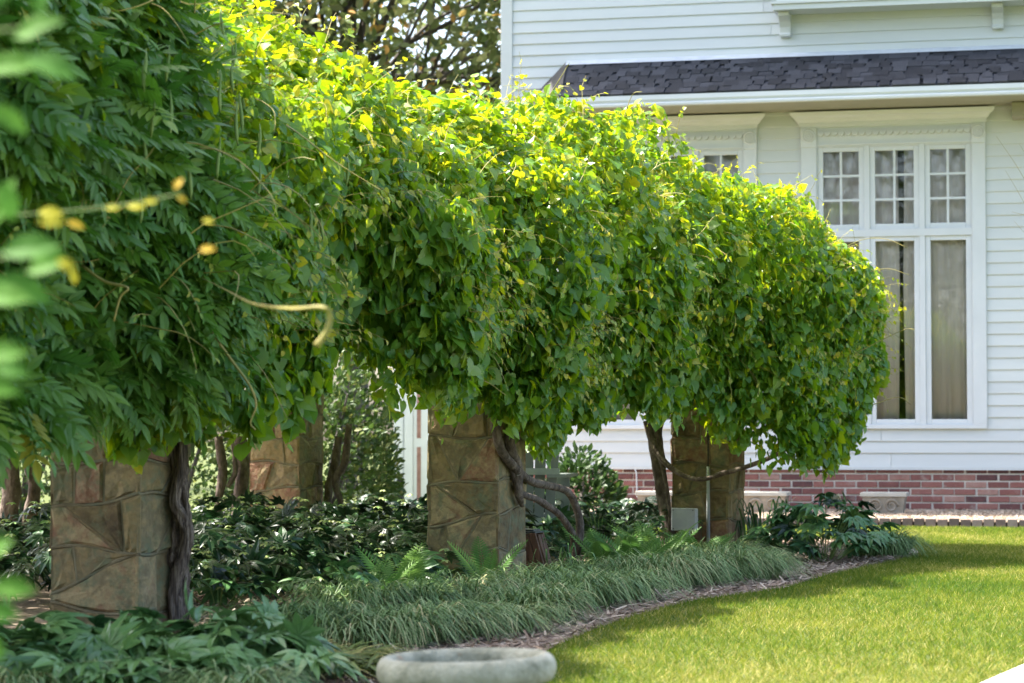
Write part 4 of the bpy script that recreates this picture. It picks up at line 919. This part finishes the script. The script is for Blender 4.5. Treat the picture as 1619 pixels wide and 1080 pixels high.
for sx in (-1, 1):
    mb = MB(); mb.box(sx * .31 - .06, sx * .31 + .06, -.22, .56, .53, .552, CT); mb.build('armrest', M['chair'], ch)
    mb = MB(); mb.box(sx * .27 - .045, sx * .27 + .045, .50, .54, -.004, .53, CT); mb.build('leg', M['chair'], ch)
    mb = MB(); mb.add([CT(sx * .25 + dx, y, z) for dx in (-.014, .014) for y, z in ((-.36, .0), (-.22, .0), (.5, .27), (.5, .37))], [(0, 1, 2, 3), (7, 6, 5, 4), (0, 4, 5, 1), (1, 5, 6, 2), (2, 6, 7, 3), (3, 7, 4, 0)]); mb.build('leg', M['chair'], ch)
# brown slatted bollard, leaning
bb = ground(857, 917, .0); bol = empty('wooden_bollard', bb, 'leaning brown plank bollard with black cap at the pillar with forked stem', 'bollard')
lean = Vector((-.075, .02, 0)) / .27
def BT(x, y, z): return bb + BX * x + AX * y + Vector((0, 0, z)) + lean * z
for k, x in enumerate((-.043, 0, .043)):
    for y in (-.062, .062): mb = MB(); mb.box(x - .0195, x + .0195, y - .01, y + .01, -.02, .255 + .004 * k, BT); mb.build('plank', M['plank'], bol, bevel=.002)
for y in (-.03, .012):
    for x in (-.062, .062): mb = MB(); mb.box(x - .009, x + .009, y - .018, y + .018, -.02, .255, BT); mb.build('plank', M['plank'], bol, bevel=.002)
mb = MB(); mb.box(-.064, .064, -.070, .070, .262, .272, BT); mb.box(-.052, .052, -.055, .055, .2725, .284, BT); mb.build('cap', M['capblack'], bol, bevel=.004)
# ------------------------------------------------------------------ behind: outbuilding, shrubs, trees
oc = at(625, 800, 27.5); oc.z = 0
ob = empty('outbuilding', oc, 'white painted outbuilding with panelled door glimpsed beyond the pergola', 'building')
def OT(x, y, z): return oc + Vector((x, y, z))
mb = MB(); mb.box(0, 3.2, 0, 2.4, -.02, 2.5, OT); mb.build('wall', M['white'], ob)
mb = MB(); mb.box(-.02, .09, -.02, -.001, 0, 2.5, OT); mb.build('corner_board', M['white'], ob)
mb = MB(); mb.box(.10, .20, -.035, -.001, .0, 2.2, OT); mb.box(.205, 1.0, -.022, -.002, .02, 2.15, OT); dr = mb.build('door', M['white'], ob)
for z0_, z1_ in ((.08, .70), (.80, 2.0)): mb = MB(); mb.box(.245, .29, -.026, -.0225, z0_, z1_, OT); mb.build('panel', M['roofred'], dr)
mb = MB(); mb.box(.02, .09, -.05, -.021, .10, .34, OT); mb.build('hinge', M['black'], dr)
mb = MB(); mb.add([OT(-.3, -.3, 2.45), OT(3.5, -.3, 2.45), OT(3.5, 2.7, 2.45), OT(-.3, 2.7, 2.45), OT(-.3, 1.2, 3.3), OT(3.5, 1.2, 3.3)], [(0, 1, 5, 4), (2, 3, 4, 5), (0, 4, 3), (1, 2, 5), (3, 2, 1, 0)]); mb.build('roof', M['roofred'], ob)
def bush(c, r, h, n, label, group, leaf=(.05, .09), mat='shrub', tint=(.45, .22), name='shrub'):
    root = empty(name, c, label, 'shrub', group); d = norm(jit(n, 1)); d[:, 2] = np.abs(d[:, 2]) * 1.0
    rad = rng.uniform(.55, 1.0, n) ** .5; P = d * rad[:, None] * [r, r, h]; 
    P = P * (1 + .22 * nz(P + np.array(c), 1.6, 3.))[:, None] + np.array(c); P[:, 2] = np.maximum(P[:, 2], .03)
    cloud('foliage', OVAL, P, d + jit(n, .5), d + jit(n, .5) + [0, 0, .3], rng.uniform(*leaf, n), np.clip(rng.normal(*tint, n), 0, 1), M[mat], root)
    mb = MB()
    for k in range(5): az = k * 1.3; mb.tube([np.array(c) + [0, 0, -.05], np.array(c) + [r * .25 * math.cos(az), r * .25 * math.sin(az), h * .4], np.array(c) + [r * .6 * math.cos(az), r * .6 * math.sin(az), h * .75]], [.03, .02, .008], 6)
    mb.build('stems', M['treebark'], root)
for x, Y, r, h in ((-1.72, 22.4, .8, 1.6), (-3.2, 23.0, .95, 1.8), (-4.6, 22.6, 1.0, 1.5), (-6.1, 22.4, 1.1, 1.7), (-7.6, 22.8, 1.1, 1.6), (-9.3, 22.5, 1.2, 1.8), (-6.6, 18.6, 1.0, 1.4), (-8.2, 17.2, 1.1, 1.5)):
    bush((x, Y, 0), r, h, 6000, ('sunlit yellow-green shrub touching the white outbuilding' if x > -2 else 'sunlit yellow-green shrub in the row beyond the back pillar' if Y > 20 else 'sunlit shrub close behind the crooked back vine trunks'), 'sunlit shrubs behind the pergola')
bush((.55, 20.2, 0), .42, .7, 1500, 'small green shrub behind the garden chair', None, tint=(.1, .12))
def tree(name, c, H, crown_c, rad, n, label, mat, leaf, seed, gaps=.12, tint=(.45, .26), clumps=60):
    rn_ = np.random.default_rng(seed); root = empty(name, c, label, 'tree', 'trees behind the garden'); c = np.array(c, float); cc_ = c + np.array(crown_c); rad = np.array(rad)
    mb = MB(); tops = []
    mb.tube(spline([c + [0, 0, -.1], c + [.1, 0, H * .2], c + [-.05, .05, H * .45], cc_ + [0, 0, rad[2] * .6]], 14), list(np.linspace(.32, .06, 15)), 10, wob=.2)
    cl = []
    for k in range(clumps):
        d = rn_.normal(0, 1, 3); d /= np.linalg.norm(d); q = cc_ + d * rad * rn_.uniform(.35, 1) ** .6; cl.append(q)
        s = c + (cc_ - c) * rn_.uniform(.35, .95)
        mid = (s + q) / 2 + rn_.normal(0, .25, 3) + [0, 0, .15]
        mb.tube(spline([s, mid, q], 8), list(np.linspace(.05, .01, 9)), 5, cap=False)
    mb.build('trunk', M['treebark'], root, smooth=True)
    cl = np.array(cl); idx = rn_.integers(0, clumps, n); off = rn_.normal(0, 1, (n, 3)) * (rad.mean() * gaps)
    P = cl[idx] + off; d = norm(off + 1e-3)
    cloud('crown', OVAL, P, d + jit(n, .6), d * .5 + [0, 0, .6] + jit(n, .5), rn_.uniform(*leaf, n), np.clip(rn_.normal(*tint, n), 0, 1), M[mat], root)
tree('magnolia_tree', (-2.6, 38, 0), 9, (0, 0, 7.2), (5.2, 4.0, 3.9), 36000, 'tall magnolia with green and rusty orange leaves against the bright sky', 'magnolia', (.15, .25), 4, .14, clumps=120)
tree('broadleaf_tree', (-13, 40, 0), 9, (0, 0, 6.5), (4.5, 4, 4), 12000, 'green broadleaf tree behind the wisteria end of the pergola', 'shrub', (.12, .2), 5, .15)
# unseen trees behind the viewer: panes mirror them; enlarged to cut sky light
for k, (x, y) in enumerate(((-7.5, -5), (-1, -9), (8, -15))):
    tree('broadleaf_tree', (x, y, 0), 9, (0, 0, 6.5), (4.6, 3.5, 5), 11000, ('round green tree left across the lawn facing the house', 'round green tree in the middle across the lawn facing the house', 'round green tree right across the lawn facing the house')[k].replace(' left', ' nearest the wisteria end').replace(' right', ' nearest the concrete path'), 'shrub', (.16, .26), 20 + k, .17, clumps=50)
# bare twig spray by the right edge of the house wall
tw = empty('twig_shrub', ground(1668, 905), 'thin bare twig sprays reaching in front of the clapboards', 'shrub'); mb = MB(); TB = ground(1668, 905)
for k, ((x, y), (x2, y2)) in enumerate((((1640, 330), (1575, 215)), ((1640, 380), (1590, 270)), ((1645, 350), (1600, 335)), ((1640, 300), (1612, 228)), ((1650, 420), (1604, 350)))):
    Yt = TB.y; P_ = spline([tuple(TB), tuple(at(1668, 700, Yt)), tuple(at(x + 18, y + 90, Yt)), tuple(at(x, y, Yt)), tuple(at((x + x2) / 2 + 6, (y + y2) / 2, Yt)), tuple(at(x2, y2, Yt))], 24); mb.tube(P_, list(np.linspace(.004, .0008, 25)), 4)
mb.build('twigs', M['shoot'], tw)
# ------------------------------------------------------------------ foreground shrub at the left edge, out of focus
fs = empty('foreground_shrub', (-1.05, 2.9, 0), 'blurred glossy green shrub branches with yellowing leaves near the left edge', 'shrub')
mb = MB(); fl = leafvar(OVAL, [.2, .5, .88, 1.0], 'near_leaf'); base = Vector((-1.05, 2.9, 0))
def sprig(pts, Y, leaves, r=.004):
    P_ = [tuple(base), tuple(base + Vector((.02, 0, .45)))] + [tuple(at(x, y, Y)) for x, y in pts]; mb.tube(spline(P_, 22), [max(r * .4, .008 * (1 - j / 12)) for j in range(23)], 6)
    for x, y, ang, s, k in leaves:
        p = at(x, y, Y + random.uniform(-.08, .08)); T = np.array([math.cos(R(ang)), random.uniform(-.3, .3), math.sin(R(ang))]); place_leaf('leaf', fl[k], M['near'], fs, p, T, np.array([random.uniform(-.4, .4), -.8, .55]), s * .85)
sprig([(-160, 300), (-60, 80), (60, 40)], 2.6, [(20, 60, 20, .075, 1), (-20, 20, 60, .07, 0), (40, 90, -20, .075, 0), (-30, 110, 10, .08, 1), (60, 30, 80, .06, 0), (10, -10, 30, .07, 1), (-20, 170, -30, .06, 1)])
sprig([(-180, 560), (-80, 440), (30, 400)], 2.7, [(-10, 360, 70, .075, 1), (0, 400, 10, .08, 0), (30, 395, -10, .07, 1), (-10, 440, -20, .085, 0), (40, 430, 15, .06, 1), (-30, 470, 0, .07, 1), (20, 350, 100, .055, 0), (90, 410, -30, .03, 2), (60, 350, 5, .035, 2)])
sprig([(-160, 640), (-60, 590), (-5, 570)], 2.6, [(-30, 565, 10, .06, 1), (-10, 580, -10, .05, 0), (-40, 610, -5, .06, 1)])
sprig([(-160, 960), (-60, 940), (-5, 930)], 2.6, [(-30, 890, 40, .05, 1), (-20, 930, 0, .06, 1), (-40, 960, -10, .06, 0), (-20, 1000, -60, .04, 1)])
sprig([(-160, 360), (40, 340), (190, 325), (290, 305)], 3.6, [(60, 335, 0, .045, 2), (105, 350, -20, .035, 3), (165, 330, 10, .03, 2), (200, 325, -5, .035, 2), (225, 320, 10, .028, 2), (275, 300, 60, .028, 3), (320, 348, -10, .022, 2), (315, 395, 5, .03, 3), (115, 425, -80, .028, 2), (280, 310, -30, .02, 3)], .003)
mb.build('branches', M['pod'], fs, smooth=True)

# ------------------------------------------------------------------ lawn blades and mulch chips
def inside_view(X, Y, m=.25): return np.abs(X) < Y * (CX / F) + m
n = 520000
Y = 7.0 + (23.5 - 7.0) * rng.random(n) ** 1.25; X = rng.uniform(-.6, 5.4, n)
ok = (X < Y * .2118 + .5) & ~inpoly(X, Y, [(x, y) for x, y in BED]) & ~inpoly(X, Y, PATHP)
ho = (np.stack([X, Y], 1) - np.array([H0.x, H0.y])) @ np.array([HN.x, HN.y]); ok &= ho > 2.26
X = X[ok]; Y = Y[ok]; n = len(X)
hgt = rng.uniform(.012, .032, n); wd = rng.uniform(.003, .006, n) * (Y / 11) ** .6; az = rng.uniform(0, 2 * np.pi, n); ln = rng.normal(0, .02, (n, 2))
B_ = np.stack([X, Y, np.zeros(n)], 1); sd = np.stack([np.cos(az), np.sin(az), 0 * az], 1) * wd[:, None] / 2
V = np.stack([B_ - sd, B_ + sd, B_ + np.concatenate([ln, hgt[:, None]], 1)], 1).reshape(-1, 3)
patch = np.array([mnoise.noise(Vector((x * 1.1, y * .6, 3.))) + .8 * mnoise.noise(Vector((x * .45 + 5, y * .35, 7.))) + .5 * mnoise.noise(Vector((x * 4, y * 2.5, 1.))) for x, y in zip(X, Y)])  # lush and dry grass tones, also standing in for bands of tree shade
tn = np.clip(rng.normal(.46, .26, n) + .38 * patch + .4 * (rng.random(n) < .07), 0, 1)
me = mesh_np('lawn_blades', V, np.arange(3 * n).reshape(-1, 3), {'tint': np.repeat(tn, 3)}); tag(link('lawn_blades', me, M['lawn']), 'short sunlit lawn grass between the garden bed and the house', 'grass', kind='stuff')
def chips(name, X, Y, Z, size, tint, label):
    n = len(X); az = rng.uniform(0, np.pi * 2, n); T = np.stack([np.cos(az), np.sin(az), rng.normal(0, .25, n)], 1)
    q = (np.array([(-.09, 0, 0), (.09, 0, 0), (.07, 1, .05), (-.06, 1, .05)], np.float32), np.array([(0, 1, 2, 3)], np.int32))
    o = cloud(name, q, np.stack([X, Y, Z], 1), T, np.tile([0, 0, 1.], (n, 1)) + jit(n, .35), rng.uniform(*size, n), np.clip(rng.normal(*tint, n), 0, 1), M['chip']); return tag(o, label, 'mulch', kind='stuff')
n = 60000; Y = rng.uniform(7, 19, n); X = rng.uniform(-1.6, 3.2, n); ok = inpoly(X, Y, BED); chips('mulch_chips', X[ok], Y[ok], np.full(ok.sum(), .008) + rng.uniform(0, .012, ok.sum()), (.025, .06), (.5, .28), 'brown shredded bark mulch along the bed edge')
n = 40000; u = rng.uniform(hp(930, 820)[0], hp(1619, 820)[0] + .6, n); of = rng.uniform(.02, 2.14, n); Pm = np.array([tuple(HT(a_, b_, .09 - .0153 * b_)) for a_, b_ in zip(u, of)])
chips('straw_mulch', Pm[:, 0], Pm[:, 1], Pm[:, 2] + rng.uniform(0, .012, n), (.015, .04), (.8, .25), 'pale straw-coloured mulch in the bed along the brick base')
